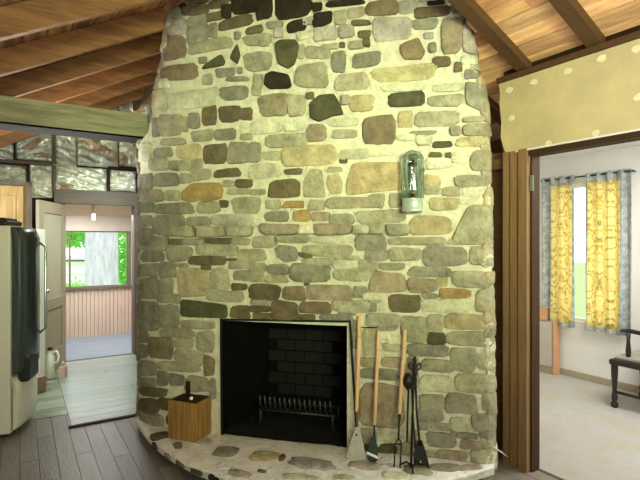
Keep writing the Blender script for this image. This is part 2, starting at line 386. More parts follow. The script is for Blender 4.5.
def outline(x0, y0, x1, y1, rise, seed, n=18, ex=None):
    r = random.Random(seed); cx, cy = (x0 + x1) / 2, (y0 + y1) / 2; w, h = (x1 - x0) / 2, (y1 - y0) / 2
    e = ex or r.uniform(4.5, 9); out = []
    k1, k2, k3, k4 = (r.uniform(-0.13, 0.13) for _ in range(4))
    for i in range(n):
        t = 2 * pi * i / n + pi / n; c, s = cos(t), sin(t)
        q = (abs(c) ** e + abs(s) ** e) ** (-1 / e); u, v = c * q, s * q
        u *= 1 + k1 * v; v *= 1 + k2 * u; u += k3 * u * u * 0.4; v += k4 * u * abs(u) * 0.35
        j = 1 + r.uniform(-0.05, 0.04); px = cx + u * w * j; py = cy + v * h * j - (px - cx) / max(w, .1) * rise / 2
        out.append((px, py))
    return out
SEED = [10]
def stones(ox, oy, rows, sc=5.333, dark=1.0):
    for it in rows:
        x0, y0, x1, y1, c = it[:5]; SEED[0] += 1
        X0, X1, Y0, Y1 = ox + x0 / sc, ox + x1 / sc, oy + y0 / sc, oy + y1 / sc
        nat = -((Y0 + Y1) / 2 - 240) / ((X0 + X1) / 2 + 1623) * (X1 - X0)
        rise = it[5] / sc if len(it) > 5 else nat
        g = 0.35 if (Y0 > 300 and X1 < 245) else 0.85
        pts = [szc(*p) for p in outline(X0 - g, Y0 - g, X1 + g, Y1 + g, rise, SEED[0])]
        r = random.Random(SEED[0]); led = len(it) > 6
        add_stone(LEDGE if led else SHAPES, pts, tuple(x * dark for x in jit(PAL[c], 0.13, r)), (0.062 if led else r.uniform(0.010, 0.024)), SEED[0])
def spoly(ox, oy, pts, c, sc=5.333, h=0.018):
    out = []; n = len(pts)
    P = [(ox + x / sc, oy + y / sc) for x, y in pts]
    for i in range(n):                              # round the corners a little
        a, b, d = P[i - 1], P[i], P[(i + 1) % n]
        out += [(b[0] * .8 + a[0] * .2, b[1] * .8 + a[1] * .2), (b[0] * .93 + (a[0] + d[0]) * .035, b[1] * .93 + (a[1] + d[1]) * .035), (b[0] * .8 + d[0] * .2, b[1] * .8 + d[1] * .2)]
    SEED[0] += 1
    add_stone(SHAPES, [szc(*p) for p in out], jit(PAL[c], 0.1), h, SEED[0])

stones(150, 0, [(190,-4,310,15,'D'),(150,10,185,40,'K'),(170,32,310,78,'D',14),(315,5,415,42,'D',14),(390,35,432,98,'K'),(440,-60,570,72,'K'),
 (130,45,165,95,'G'),(105,105,200,185,'P'),(205,88,300,140,'G',18),(300,72,385,108,'D',16),(370,96,545,148,'D',44),(200,145,310,230,'G',34),(320,130,357,198,'G'),(80,195,185,315,'B'),
 (215,218,440,270,'M',52),(455,175,480,208,'G'),(515,145,600,175,'D',18),(505,190,650,240,'M',12),(265,310,300,335,'G'),(355,368,452,406,'G',14),
 (505,282,650,376,'M',8),(470,365,490,390,'G'),(72,350,252,425,'B',18),(60,425,100,470,'L'),(285,400,330,450,'M',10),(410,415,520,430,'G',6),(560,400,595,480,'M')])
spoly(150, 0, [(468,238),(485,300),(468,345),(428,315),(440,280)], 'E'); spoly(150, 0, [(278,372),(290,350),(385,290),(402,330),(395,350)], 'E')
stones(260, 0, [(-12,-60,65,100,'K'),(80,-60,272,95,'K'),(282,25,330,60,'K',8),(358,8,555,32,'K',14),(150,112,245,165,'K',26),(285,68,385,135,'K',22),(232,98,282,130,'P',10),
 (282,-30,350,12,'L'),(355,-40,460,2,'P'),(470,-40,600,-6,'M'),(400,62,460,130,'M'),(470,45,555,92,'M',16),(40,122,120,150,'G'),(80,155,120,200,'P'),(0,185,50,245,'M'),(490,115,585,135,'D',6),(290,150,410,215,'P'),
 (425,140,500,200,'P'),(525,168,585,198,'D'),(555,208,585,248,'D'),(475,225,550,258,'M'),(427,232,450,252,'D'),(335,240,420,262,'M',8),(205,245,235,310,'M'),
 (240,252,370,310,'M',-12),(385,280,455,385,'G'),(495,285,640,355,'G',26),(190,345,360,468,'M'),(400,395,575,478,'M',16),(200,170,285,205,'L',18)])
spoly(260, 0, [(80,235),(110,218),(195,215),(212,250),(185,345),(150,368),(100,345)], 'E', h=0.03); spoly(260, 0, [(35,400),(70,382),(155,400),(170,460),(150,475),(50,478),(25,455)], 'K', h=0.03)
stones(370, 0, [(-20,8,150,80,'B'),(155,10,250,70,'P'),(310,8,395,24,'K',4),(235,45,420,90,'D',18),(440,-10,510,70,'G'),(15,95,215,215,'P',8),(225,108,355,155,'G',8),(385,105,490,285,'X'),
 (255,-40,430,2,'L'),(495,100,555,280,'P'),(315,235,350,278,'G'),(335,305,427,355,'D'),(455,340,490,380,'D'),(505,370,590,415,'G'),(20,355,355,430,'T'),(290,180,335,205,'P'),(485,300,560,340,'L')])
spoly(370, 0, [(158,245),(260,205),(295,275),(275,318),(185,322),(160,280)], 'B', h=0.028)
stones(130, 80, [(205,60,475,150,'L',40),(490,40,630,105,'G'),(130,60,195,170,'L'),(390,145,460,240,'D'),(480,142,590,222,'D'),(592,155,650,213,'D'),(285,200,308,275,'M'),(315,180,370,255,'G'),
 (130,205,160,300,'G'),(165,190,280,295,'M'),(455,265,560,320,'G'),(330,272,440,325,'M',12),(170,315,295,345,'M'),(250,347,375,415,'T'),(135,365,225,408,'G'),(392,348,510,445,'D'),(525,335,660,440,'G'),
 (215,435,260,480,'G'),(330,425,385,475,'M'),(60,340,110,430,'L'),(590,240,650,280,'L'),(265,430,325,480,'M'),(110,420,205,480,'M'),(595,290,650,318,'M')])
stones(250, 80, [(55,80,205,190,'X'),(208,85,295,190,'M'),(305,72,340,100,'D'),(535,85,660,165,'T'),(5,225,175,285,'L'),(185,235,295,270,'L'),(85,290,300,360,'M',10),
 (305,240,402,325,'X'),(440,270,565,308,'M'),(415,208,580,245,'L',8),(5,335,55,435,'G'),(75,385,160,425,'M'),(170,350,460,455,'T',12),(480,370,640,420,'L'),(480,425,518,442,'D'),(490,85,530,130,'M'),(15,30,55,80,'M')])
spoly(250, 80, [(318,130),(370,85),(450,75),(480,130),(500,185),(440,195),(370,225),(325,205)], 'E', h=0.032)
stones(370, 80, [(-40,198,127,340,'B'),(95,68,285,138,'E'),(305,87,485,138,'M'),(155,170,225,250,'T'),(240,172,470,245,'M'),(335,25,500,60,'L'),(430,250,480,295,'M'),
 (495,235,640,295,'M'),(220,275,350,292,'G'),(150,295,240,322,'L'),(335,332,435,358,'E'),(320,390,380,412,'E'),(405,392,430,412,'D'),(465,305,640,352,'T'),(540,380,650,480,'M'),
 (60,20,300,58,'L'),(500,200,600,222,'M'),(250,300,330,345,'L'),(0,360,160,400,'L'),(440,380,520,440,'L'),(300,420,420,470,'L')])
spoly(370, 80, [(505,12),(625,12),(640,150),(610,178),(510,130)], 'G')
stones(130, 160, [(130,72,258,138,'G'),(45,80,115,150,'G'),(272,75,322,122,'M'),(330,50,430,105,'M'),(455,50,588,88,'D',14),(500,112,555,142,'M'),(568,108,650,145,'D'),
 (520,155,640,180,'M'),(50,160,180,222,'M'),(195,165,265,215,'M'),(50,235,125,275,'G'),(135,232,345,285,'G'),(360,225,480,280,'M'),(485,218,520,250,'D'),(45,300,120,350,'G'),(135,295,295,400,'G'),(305,305,425,348,'G'),
 (445,290,655,350,'P'),(550,200,690,282,'M'),(240,358,350,405,'M',-2,1),(375,358,520,408,'M',-2,1),(525,352,650,405,'M',-2,1),(60,365,130,450,'G'),(215,425,280,448,'D'),
 (285,425,400,450,'G'),(405,420,545,445,'D'),(550,420,640,450,'M'),(135,410,205,470,'G')])
spoly(130, 160, [(280,170),(340,122),(480,120),(498,160),(490,205),(400,228),(370,215),(330,228),(280,212)], 'O', h=0.028)
stones(250, 160, [(0,20,170,95,'L'),(185,50,275,75,'D'),(420,40,490,62,'M'),(0,160,80,185,'M'),(85,215,160,258,'M'),(315,215,392,265,'M'),
 (405,202,700,254,'M',4),(85,275,205,325,'G'),(235,270,315,325,'O'),(330,280,418,322,'X'),(425,290,550,338,'G'),(570,275,830,333,'M'),(70,345,260,395,'X',-1,1),(265,350,345,390,'L',-1,1),
 (350,345,550,395,'X',-1,1),(555,350,640,390,'L',-1,1),(15,410,140,465,'M'),(145,405,320,440,'M'),(330,410,560,440,'L'),(570,400,725,480,'G')])
spoly(250, 160, [(95,200),(105,125),(140,108),(240,98),(270,120),(268,195),(180,205)], 'D', h=0.022); spoly(250, 160, [(320,45),(385,50),(405,200),(285,200),(285,110)], 'M'); spoly(250, 160, [(415,85),(470,68),(495,110),(485,180),(430,180),(408,130)], 'T')
spoly(250, 160, [(165,255),(195,217),(290,217),(288,258)], 'O'); spoly(250, 160, [(545,15),(808,8),(808,160),(700,168),(510,190),(515,110)], 'Q', h=0.012)
stones(370, 160, [(105,180,180,250,'M'),(-5,185,75,252,'M'),(-8,270,175,333,'M'),(285,85,370,140,'T'),(390,145,480,190,'M'),(455,85,640,140,'M'),(320,205,470,265,'T'),(215,300,435,395,'T'),
 (190,415,400,450,'G'),(100,425,185,450,'M'),(290,150,375,182,'M'),(490,150,640,190,'L'),(-5,345,80,392,'M',-1,1),(95,345,210,400,'M',-1,1),(480,200,640,235,'L')])
spoly(370, 160, [(520,245),(645,240),(650,450),(540,452),(420,450)], 'M')
stones(130, 240, [(200,35,330,112,'M'),(355,28,570,82,'M'),(575,50,720,108,'M'),(325,88,425,130,'D'),(420,82,510,130,'D'),(510,100,570,108,'D'),(385,135,428,155,'D'),(250,128,305,140,'G'),(255,155,425,300,'T'),
 (430,155,525,262,'M'),(555,165,640,212,'G'),(548,235,625,265,'D'),(415,275,610,325,'M'),(538,352,635,415,'D'),(270,430,450,470,'M'),(70,60,185,112,'G'),(45,130,155,190,'G'),(165,120,245,195,'G'),
 (45,205,155,310,'G'),(165,205,230,290,'G'),(155,290,270,332,'G'),(50,330,155,430,'G'),(160,345,265,455,'G'),(45,445,150,480,'G'),(45,10,190,52,'G'),(530,110,640,150,'M')])
spoly(130, 240, [(275,312),(520,345),(520,418),(270,408)], 'E')
stones(250, 240, [(285,28,545,83,'M'),(265,74,330,92,'D',-14),(280,100,445,130,'M'),(460,85,580,103,'M'),(100,132,208,180,'G'),(220,130,430,222,'G'),(440,108,640,150,'L'),(450,160,645,215,'M'),
 (0,125,80,165,'M'),(0,170,75,220,'M'),(90,190,200,225,'M'),(0,238,160,318,'D'),(175,250,290,318,'B'),(305,242,545,318,'X'),(553,250,620,305,'G'),(5,320,110,345,'G'),(0,352,108,380,'D'),
 (115,328,250,425,'D'),(265,332,430,388,'B'),(20,392,110,420,'D'),(262,400,345,425,'D'),(440,325,640,382,'M'),(375,398,545,425,'G'),(295,225,315,240,'D'),(640,240,700,330,'M')])
spoly(250, 240, [(130,45),(160,25),(240,35),(262,75),(250,112),(190,118),(150,95)], 'G')
stones(380, 240, [(-45,175,140,275,'X'),(50,45,220,108,'M'),(235,38,468,135,'G'),(480,35,600,130,'M'),(0,125,125,158,'M'),(150,145,380,192,'G'),(390,170,600,250,'M'),(150,208,305,278,'X'),
 (305,205,360,245,'T'),(315,263,480,308,'O'),(230,288,308,308,'G'),(50,295,212,382,'D'),(-20,325,35,385,'L'),(225,322,490,382,'L'),(510,265,610,385,'M'),(-80,50,40,108,'G'),(-60,395,95,480,'M'),
 (110,410,245,520,'M'),(255,400,335,480,'M'),(340,400,610,475,'T'),(370,-5,590,22,'M'),(60,-10,350,20,'M'),(-90,285,10,315,'L'),(-110,110,-10,165,'M'),(-60,300,-20,380,'G')])
stones(130, 320, [(50,0,105,55,'G'),(165,42,340,90,'M'),(355,60,450,170,'M'),(245,95,340,150,'M'),(275,8,450,48,'M'),(105,90,230,205,'B'),(45,60,100,120,'G'),(50,130,100,200,'G'),(245,160,395,245,'M',-8),  # lower-left stones coloured darker for soot and for dimmer light
 (400,195,452,295,'B'),(160,228,380,270,'M',-18),(50,215,145,295,'G'),(150,275,210,350,'G'),(215,290,290,350,'G'),(300,300,430,380,'M'),(50,310,145,352,'G'),(60,360,200,405,'D'),(50,418,150,490,'D'),
 (110,8,260,38,'G'),(160,420,300,480,'D'),(430,310,460,420,'G'),(60,500,180,560,'G'),(200,500,300,560,'D')])
stones(340, 310, [(140,28,320,90,'M'),(332,40,460,170,'M'),(465,30,550,85,'M'),(470,122,558,178,'E'),(125,100,200,240,'M'),(250,140,320,178,'L'),(230,182,320,215,'M'),(360,187,575,243,'G'),
 (110,255,190,300,'X'),(225,255,330,300,'X'),(430,265,600,325,'M'),(105,315,310,365,'G'),(110,395,345,622,'X'),(360,250,415,310,'M'),(425,350,605,430,'L'),(-10,-20,90,25,'G'),(75,60,95,200,'G'),
 (330,320,420,380,'M')])
stones(400, 320, [(245,65,500,135,'M'),(270,150,400,270,'M'),(415,180,510,265,'M'),(295,290,505,385,'M'),(105,400,235,470,'M'),(245,395,410,492,'G'),(440,388,500,485,'M')])
stones(400, 390, [(95,100,225,158,'G'),(100,165,150,205,'G'),(160,178,275,212,'M'),(270,150,375,215,'L'),(385,130,515,215,'M'),(305,230,415,253,'G'),(145,230,300,300,'G'),(320,268,425,310,'M'),
 (430,260,512,310,'M'),(422,222,510,250,'G'),(195,325,355,402,'X'),(380,320,505,405,'M'),(130,320,182,392,'M'),(270,200,310,225,'G'),(290,420,420,470,'M'),(430,425,500,470,'M')])
stones(340, 390, [(105,205,195,280,'M'),(200,205,350,270,'L'),(130,290,200,345,'E'),(205,290,300,370,'E'),(310,275,380,350,'M'),(385,215,410,300,'M')])
# stones wrapping the two sides and above the picture, course by course
r2 = random.Random(77)
z = 0.05
while z < CH_TOP - 0.05:
    hh = r2.uniform(0.09, 0.18)
    for side in (-1, 1):
        e = interp(SLp, z) if side < 0 else interp(SRp, z); t = -0.10 if side < 0 else -0.055
        while t < 0.8:
            ww = r2.uniform(0.12, 0.32); c = r2.choice('GGMMBGX' if side < 0 else 'MMLTLM'); SEED[0] += 1
            x0, x1 = (e - t - ww, e - t) if side < 0 else (e + t, e + t + ww)
            pts = [(x, y) for x, y in outline(x0, z, x1, z + hh - 0.015, 0, SEED[0])]
            add_stone(SHAPES, pts, jit(PAL[c], 0.13, r2), r2.uniform(0.014, 0.026), SEED[0]); t += ww + 0.015
    if z > 3.12:
        t = interp(SLp, z) + 0.05
        while t < interp(SRp, z) - 0.15:
            ww = r2.uniform(0.12, 0.3); SEED[0] += 1
            add_stone(SHAPES, outline(t, z + 0.02, t + ww, z + hh, 0, SEED[0]), jit(PAL[r2.choice('DDBPG')], 0.1, r2), 0.015, SEED[0]); t += ww + 0.02
    z += hh
SHAPES.build('stonework', M['stone'], chim, fix=False); o = LEDGE.build('mantel_ledge', M['stone'], chim, fix=False); o['label'] = 'thin course of projecting stones across the chimney'

def PQ(s, z, q): p = P0 + CV * s + NV * q; p.z = z; return p
# firebox
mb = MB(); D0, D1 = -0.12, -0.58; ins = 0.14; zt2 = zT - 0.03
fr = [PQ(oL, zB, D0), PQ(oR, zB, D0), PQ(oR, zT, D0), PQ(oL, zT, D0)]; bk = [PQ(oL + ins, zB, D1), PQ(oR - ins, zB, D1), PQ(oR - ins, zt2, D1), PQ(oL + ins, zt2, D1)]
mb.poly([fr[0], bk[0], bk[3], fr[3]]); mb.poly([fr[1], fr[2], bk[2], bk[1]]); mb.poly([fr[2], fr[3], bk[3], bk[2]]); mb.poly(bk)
mb.build('firebox', M['soot_and_shade'], chim)
mb = MB()
nx, ny = 16, 8; g = [[None] * (nx + 1) for _ in range(ny + 1)]
for j in range(ny + 1):
    for i in range(nx + 1):
        q = 0.0 + (D1) * j / ny; e = ins * max(0, (q - D0) / (D1 - D0)) if q < D0 else 0
        s = oL + e + (oR - oL - 2 * e) * i / nx
        g[j][i] = mb.v(PQ(s, zB + 0.012 + 0.012 * noise.noise(Vector((s * 8, q * 9, 3))), q))
for j in range(ny):
    for i in range(nx): mb.face([g[j][i], g[j][i + 1], g[j + 1][i + 1], g[j + 1][i]], smooth=True)
o = mb.build('ash_bed', M['ash'], chim); o['label'] = 'grey ash covering the firebox floor'
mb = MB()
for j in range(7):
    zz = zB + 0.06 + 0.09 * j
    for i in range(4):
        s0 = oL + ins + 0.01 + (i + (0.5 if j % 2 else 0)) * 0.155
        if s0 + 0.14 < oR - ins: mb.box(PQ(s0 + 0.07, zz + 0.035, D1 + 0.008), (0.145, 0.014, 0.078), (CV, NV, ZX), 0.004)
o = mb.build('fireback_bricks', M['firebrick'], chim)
grate = thing('fire_grate', PQ((oL + oR) / 2, zB, -.36), 'black iron fire grate with upright curved bars inside the firebox', 'grate')
gc = (oL + oR) / 2 + .02
mb = MB()
for i in range(15):
    s_ = gc - .27 + .54 * i / 14
    mb.tube([PQ(s_, zB + .16, -.50), PQ(s_, zB + .12, -.40), PQ(s_, zB + .115, -.30), PQ(s_, zB + .15, -.235), PQ(s_, zB + .235, -.215)], .0085, 6)
grate_bars = mb
for q_ in (-.46, -.26): mb.tube([PQ(gc - .30, zB + .115, q_), PQ(gc + .30, zB + .115, q_)], .010, 6)
mb.build('bars', M['grate_iron'], grate)
for sx in (-.28, .28):
    for q_ in (-.46, -.26):
        mb = MB(); mb.tube([PQ(gc + sx, zB + .012, q_), PQ(gc + sx, zB + .115, q_)], .010, 6); mb.build('leg', M['grate_iron'], grate)
mb = MB()
a = fpt(221, 319.5, 0.012); b = fpt(350, 321.5, 0.02); c = fpt(357.5, 446, 0.03); d = fpt(222, 434, 0.012)
for p, q in ((a, b), (b, c), (d, a)):
    dv = (q - p); L_ = dv.length; u = dv.normalized(); mb.box((p + q) / 2, (L_ + 0.012, 0.012, 0.014), (u, NV, u.cross(NV)))
o = mb.build('metal_frame', M['black_iron'], chim); o['label'] = 'thin black metal frame around the firebox opening'

# hearth
HC, HW, HD = -0.115, 1.27, 0.60
HZ0, HZ1 = 0.045, 0.105
def hq(s): x = (s - HC) / HW; return HD * (1 - x * x)
def HS(i, n): return HC + HW * (-1.12 + 2.09 * i / n)
hearth = thing('hearth', PQ(HC, 0, 0.25), 'raised curved hearth slab of pale mortar set with flat stones', 'hearth')
mb = MB(); n = 64; nr = 14
top = []; 
for i in range(n + 1):
    s = HS(i, n); col_ = []
    for j in range(nr + 1):
        qe = hq(s) + 0.012 * noise.noise(Vector((s * 6, 0, 2))); q = -0.62 * (1 - min(1, max(0, (s + 1.0) / .3)))  - 0.02; q = q + (qe - q) * j / nr
        col_.append(mb.v(PQ(s, HZ1 + 0.007 * noise.noise(Vector((s * 9, q * 9, 5))) - (0.012 if j == nr else 0), q)))
    top.append(col_)
for i in range(n):
    for j in range(nr): mb.face([top[i][j], top[i][j + 1], top[i + 1][j + 1], top[i + 1][j]], smooth=True)
edge = [mb.v(PQ(HS(i, n), HZ0, hq(HS(i, n)) - 0.02)) for i in range(n + 1)]
inner = [mb.v(PQ(HS(i, n), HZ0, -0.62 * (1 - min(1, max(0, (HS(i, n) + 1.0) / .3))) - 0.02)) for i in range(n + 1)]
for i in range(n): mb.face([top[i][nr], edge[i], edge[i + 1], top[i + 1][nr]], smooth=False); mb.face([edge[i], inner[i], inner[i + 1], edge[i + 1]])
mb.build('slab', M['hearth_mortar'], hearth)
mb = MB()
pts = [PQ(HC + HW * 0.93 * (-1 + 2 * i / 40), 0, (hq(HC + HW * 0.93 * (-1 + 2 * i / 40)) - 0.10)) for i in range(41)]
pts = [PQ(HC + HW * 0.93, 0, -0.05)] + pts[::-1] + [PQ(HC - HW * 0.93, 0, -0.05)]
mb.slab(pts, ZX, HZ0); mb.build('recessed_base', M['soot_and_shade'], hearth)  # near-black colour stands for the shade under the slab lip
def hearth_stone(px, py, rx, ry, c, rot=0.0, h=0.012, seed=1):
    mb = MB()
    Y = F * (EYE - HZ1) / (py - 240); ctr = Vector(((px - 320) / F * Y, Y, 0)); s0 = (ctr - P0).dot(CV); q0 = (ctr - P0).dot(NV)
    r = random.Random(seed); n = 14; rings = []
    for sc, hh in ((1.0, -0.01), (0.97, h * 0.6), (0.85, h), (0.4, h * 1.1)):
        ring = []; r = random.Random(seed)
        for i in range(n):
            t = 2 * pi * i / n; e = (abs(cos(t)) ** 2.8 + abs(sin(t)) ** 2.8) ** (-1 / 2.8) * (1 + r.uniform(-0.12, 0.1))
            u, v = cos(t) * e * rx * sc, sin(t) * e * ry * sc
            q = min(q0 + u * sin(rot) + v * cos(rot), hq(s0 + u * cos(rot) - v * sin(rot)) - 0.004)
            ring.append(mb.v(PQ(s0 + u * cos(rot) - v * sin(rot), HZ1 + hh, q)))
        rings.append(ring)
    col = jit(c, 0.1)
    for a_, b_ in zip(rings, rings[1:]):
        for k in range(n): mb.face([a_[k], a_[(k + 1) % n], b_[(k + 1) % n], b_[k]], col, True)
    mb.face(rings[-1], col, True); mb.build('inset_stone', M['stone'], hearth)
for i, (px, py, rx, ry, c, ro) in enumerate([(226, 452, .085, .075, 'G', .1), (266, 457, .10, .075, 'T', 0), (312, 464, .15, .07, 'P', .1), (200, 440, .12, .05, 'P', .5), (282, 458, .02, .04, 'D', 0), (240, 474, .08, .03, 'P', .2),
        (300, 478, .12, .03, 'L', 0), (365, 466, .10, .05, 'P', 0), (345, 478, .07, .02, 'L', 0), (418, 470, .09, .06, 'M', 0), (445, 468, .10, .05, 'G', -.3), (160, 436, .06, .07, 'D', .8), (178, 446, .05, .03, 'B', .8),
        (395, 476, .09, .04, 'L', 0), (470, 468, .08, .03, 'M', -.4), (262, 472, .03, .012, 'D', .1)]):
    hearth_stone(px, py, rx, ry, PAL[c], ro, seed=50 + i)
for i, (sx, wd, c) in enumerate([(-1.12, .10, 'E'), (-.95, .08, 'M'), (-.81, .11, 'D'), (-.66, .12, 'E'), (-.52, .1, 'K'), (-.36, .06, 'M'), (-.2, .06, 'K'), (0.05, .12, 'M'), (.3, .12, 'G'), (.55, .1, 'M'), (.78, .12, 'B')]):
    mb = MB(); p = PQ(sx, (HZ0 + HZ1) / 2 + 0.002, hq(sx) - 0.012); t = (PQ(sx + .01, 0, hq(sx + .01)) - PQ(sx - .01, 0, hq(sx - .01))).normalized()
    mb.box(p, (wd * .85, 0.035, 0.036), (t, ZX.cross(t), ZX), 0.012, jit(PAL[c], 0.1)); mb.build('rim_stone', M['stone'], hearth)

# ---------------------------------------------------------------- floors
def planks(name, a0, a1, b0, b1, z, along, wdt, mat, thick=0.02, cols=((1, 1, 1),), gap=0.003, seed=3):
    mb = MB(); r = random.Random(seed); lo, hi = (b0, b1) if along == 'A' else (a0, a1); t = lo
    l0, l1 = (a0, a1) if along == 'A' else (b0, b1)
    while t < hi - 1e-4:
        e = min(t + wdt, hi); p = l0 - r.uniform(0, 1.5)
        while p < l1:
            q = min(p + r.uniform(1.2, 2.4), l1); x0 = max(p, l0); p = q
            if q <= l0 + 0.01: continue
            c = jit(r.choice(cols), 0.12, r)
            if along == 'A': mb.hbox(x0, q - gap, t, e - gap, z - thick, z, 0, c)
            else: mb.hbox(t, e - gap, x0, q - gap, z - thick, z, 0, c)
        t = e
    return struct(mb.build(name, mat))
planks('floor', -1.1, 3.45, -2.0, 4.65, 0.0, 'B', 0.11, M['floor_wood'], cols=((1, 1, 1), (0.85, 0.82, 0.8), (1.1, 1.1, 1.1)))
mb = MB(); mb.hbox(-1.3, 5.4, -2.2, 8.4, -0.12, -0.022); struct(mb.build('floor_base', M['dark_z']))
planks('floor_kitchen', -1.1, 0.35, 4.65, 6.62, 0.004, 'A', 0.12, M['vinyl'], cols=((0.75, 0.78, 0.62), (0.95, 0.97, 0.85), (0.6, 0.62, 0.45)), seed=5)
planks('floor_kitchen', 0.35, 3.45, 4.33, 6.62, 0.010, 'A', 0.15, M['vinyl'], thick=0.028, cols=((1, 1, 1), (0.9, 0.95, 0.95), (1.05, 1.05, 1.05)), seed=6)
mb = MB(); mb.hbox(0.33, 3.3, 4.29, 4.33, 0, 0.012); struct(mb.build('trim_1', M['dark_z']))
mb = MB(); mb.hbox(2.87, 5.1, -1.2, 3.45, -0.02, 0.012); struct(mb.build('floor_sunroom', M['carpet']))
mb = MB(); mb.hbox(-0.7, 2.4, 6.66, 8.2, -0.02, 0.012); struct(mb.build('floor_porch', M['porch_floor']))

# ---------------------------------------------------------------- roof
SL = 0.52
def zl(a): return 2.552 + SL * a          # underside of the left rafters
def zr(a): return 2.598 + 0.47 * (2.79 - a)  # underside of the right rafters
RIDGE = 1.272
def roof(name, a0, a1, zf, off, b0, b1, mat, cols, wdt, seed):
    mb = MB(); r = random.Random(seed); a = a0
    while a < a1 - 1e-4:
        e = min(a + wdt, a1); g = 0.006 if a0 < 1 else 0.016; b = b0 - r.uniform(0, 1)
        while b < b1:
            q = min(b + r.uniform(1.0, 2.6), b1); x0 = max(b, b0); b = q
            if q <= b0 + 0.02: continue
            c = jit(r.choice(cols), 0.22, r); y = x0; run = None
            while y < q + 1e-6:                       # leave the framed well open where the chimney passes
                p = H((a + e) / 2, y, 0); ss_ = (p - P0).dot(CV); qq = (p - P0).dot(NV); inside = -0.9 < ss_ < 0.99 and -0.6 < qq < 0.30 and a0 > 1
                if not inside and run is None: run = y
                if (inside or y + 0.03 > q) and run is not None:
                    y0, y1 = run, (y if inside else q - 0.004); run = None
                    if y1 - y0 > 0.005:
                        P = [H(a, y0, zf(a) + off), H(e - g, y0, zf(e - g) + off), H(e - g, y1, zf(e - g) + off), H(a, y1, zf(a) + off)]
                        mb.hexa(P + [v + Vector((0, 0, 0.02)) for v in P], c)
                y += 0.03
        a = e
    LD = .018 if a0 < 1 else .05
    def lid(x0, x1, y0, y1):
        P = [H(x0, y0, zf(x0) + off + LD), H(x1, y0, zf(x1) + off + LD), H(x1, y1, zf(x1) + off + LD), H(x0, y1, zf(x0) + off + LD)]
        mb.hexa(P + [p + Vector((0, 0, .05)) for p in P], (0.05, 0.04, 0.03))
    if a0 < 1: lid(a0, a1, b0, b1)
    else:
        wa, wb0, wb1 = 2.75, 1.55, 4.0  # unseen box over the well, added to keep sky light out
        lid(a0, a1, b0, wb0); lid(a0, a1, wb1, b1); lid(wa, a1, wb0, wb1)
        for (x0, x1, y0, y1) in ((a0 + .02, wa + .03, wb0 - .03, wb0), (a0 + .02, wa + .03, wb1, wb1 + .03), (wa, wa + .03, wb0, wb1)):
            P = [H(x0, y0, zf(x0) + off + .03), H(x1, y0, zf(x1) + off + .03), H(x1, y1, zf(x1) + off + .03), H(x0, y1, zf(x0) + off + .03)]
            mb.hexa(P + [Vector((p.x, p.y, 3.72)) for p in P], (.05, .04, .03))
        mb.hbox(a0 - .3, wa + .05, wb0 - .05, wb1 + .05, 3.68, 3.74, 0, (.05, .04, .03))
        mb.hbox(a0 - .3, a0, wb0 - .05, wb1 + .05, 3.3, 3.70, 0, (.05, .04, .03))
    return struct(mb.build(name, mat))
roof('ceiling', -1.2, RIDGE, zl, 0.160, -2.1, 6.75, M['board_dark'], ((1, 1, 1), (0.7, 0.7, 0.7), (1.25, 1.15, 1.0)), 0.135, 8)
roof('ceiling', RIDGE, 3.5, zr, 0.062, -2.1, 6.75, M['board_b'], ((1, 1, 1), (0.72, 0.62, 0.55), (1.1, 1.05, 1.0), (0.9, 0.85, 0.8)), 0.10, 9)
def rafter(b, a0, a1, zf, th, dp, mat, label, grp):
    mb = MB(); P = [H(a0, b - th / 2, zf(a0)), H(a1, b - th / 2, zf(a1)), H(a1, b + th / 2, zf(a1)), H(a0, b + th / 2, zf(a0))]
    mb.hexa(P + [p + Vector((0, 0, dp)) for p in P]); o = mb.build('rafter', mat); return tag(o, label, 'rafter', grp)
ords = ['nearest', 'second nearest', 'third nearest', 'fourth nearest', 'fifth nearest']
for i, b in enumerate((2.90, 3.51, 4.12, 4.73, 5.34)):
    rafter(b, -1.1, 0.87 if i == 1 else RIDGE - 0.01, zl, 0.048, 0.156, M['rafter_a'], ords[i] + ' brown rafter of those left of the chimney above the green beam', 'rafters left of the chimney')
rafter(6.0, -1.1, RIDGE - 0.01, zl, 0.048, 0.156, M['rafter_a'], 'last brown rafter before the insulated kitchen wall', 'rafters left of the chimney')
for b, lb in ((1.03, 'dark brown rafter crossing the top right corner of the view'), (1.49, 'dark brown rafter over the middle of the tan drywall sheet'), (1.95, 'dark brown rafter meeting the chimney at its top right edge'), (2.41, 'short dark rafter end showing between chimney and tan sheet')):
    rafter(b, (2.25 if b > 2.2 else RIDGE + 0.01), 3.42, zr, 0.085, 0.060, M['rafter_dark'], lb, 'rafters right of the chimney')
mb = MB(); mb.hbox(RIDGE - 0.02, RIDGE + 0.02, -2.1, 6.7, 3.2, 3.46); struct(mb.build('trim_2', M['rafter_dark']))
# beam
bm_ = thing('ceiling_beam', H(0.2, 4.03, 2.31), 'heavy pale green-brown beam running left from the chimney under the rafters', 'beam')
mb = MB(); mb.hbox(-1.09, 2.1, 3.93, 4.07, 2.312, 2.49, 0.006); mb.build('timber', M['beam'], bm_)
mb = MB(); mb.hbox(-1.09, 2.1, 4.075, 4.18, 2.30, 2.44); mb.hbox(-1.09, 2.1, 3.94, 4.074, 2.298, 2.311); o = mb.build('backing_and_shade_strip', M['soot_and_shade'], bm_); o['label'] = 'dark plank behind the beam with a near-black strip shading its underside'  # near-black strip added below to put shade under the beam

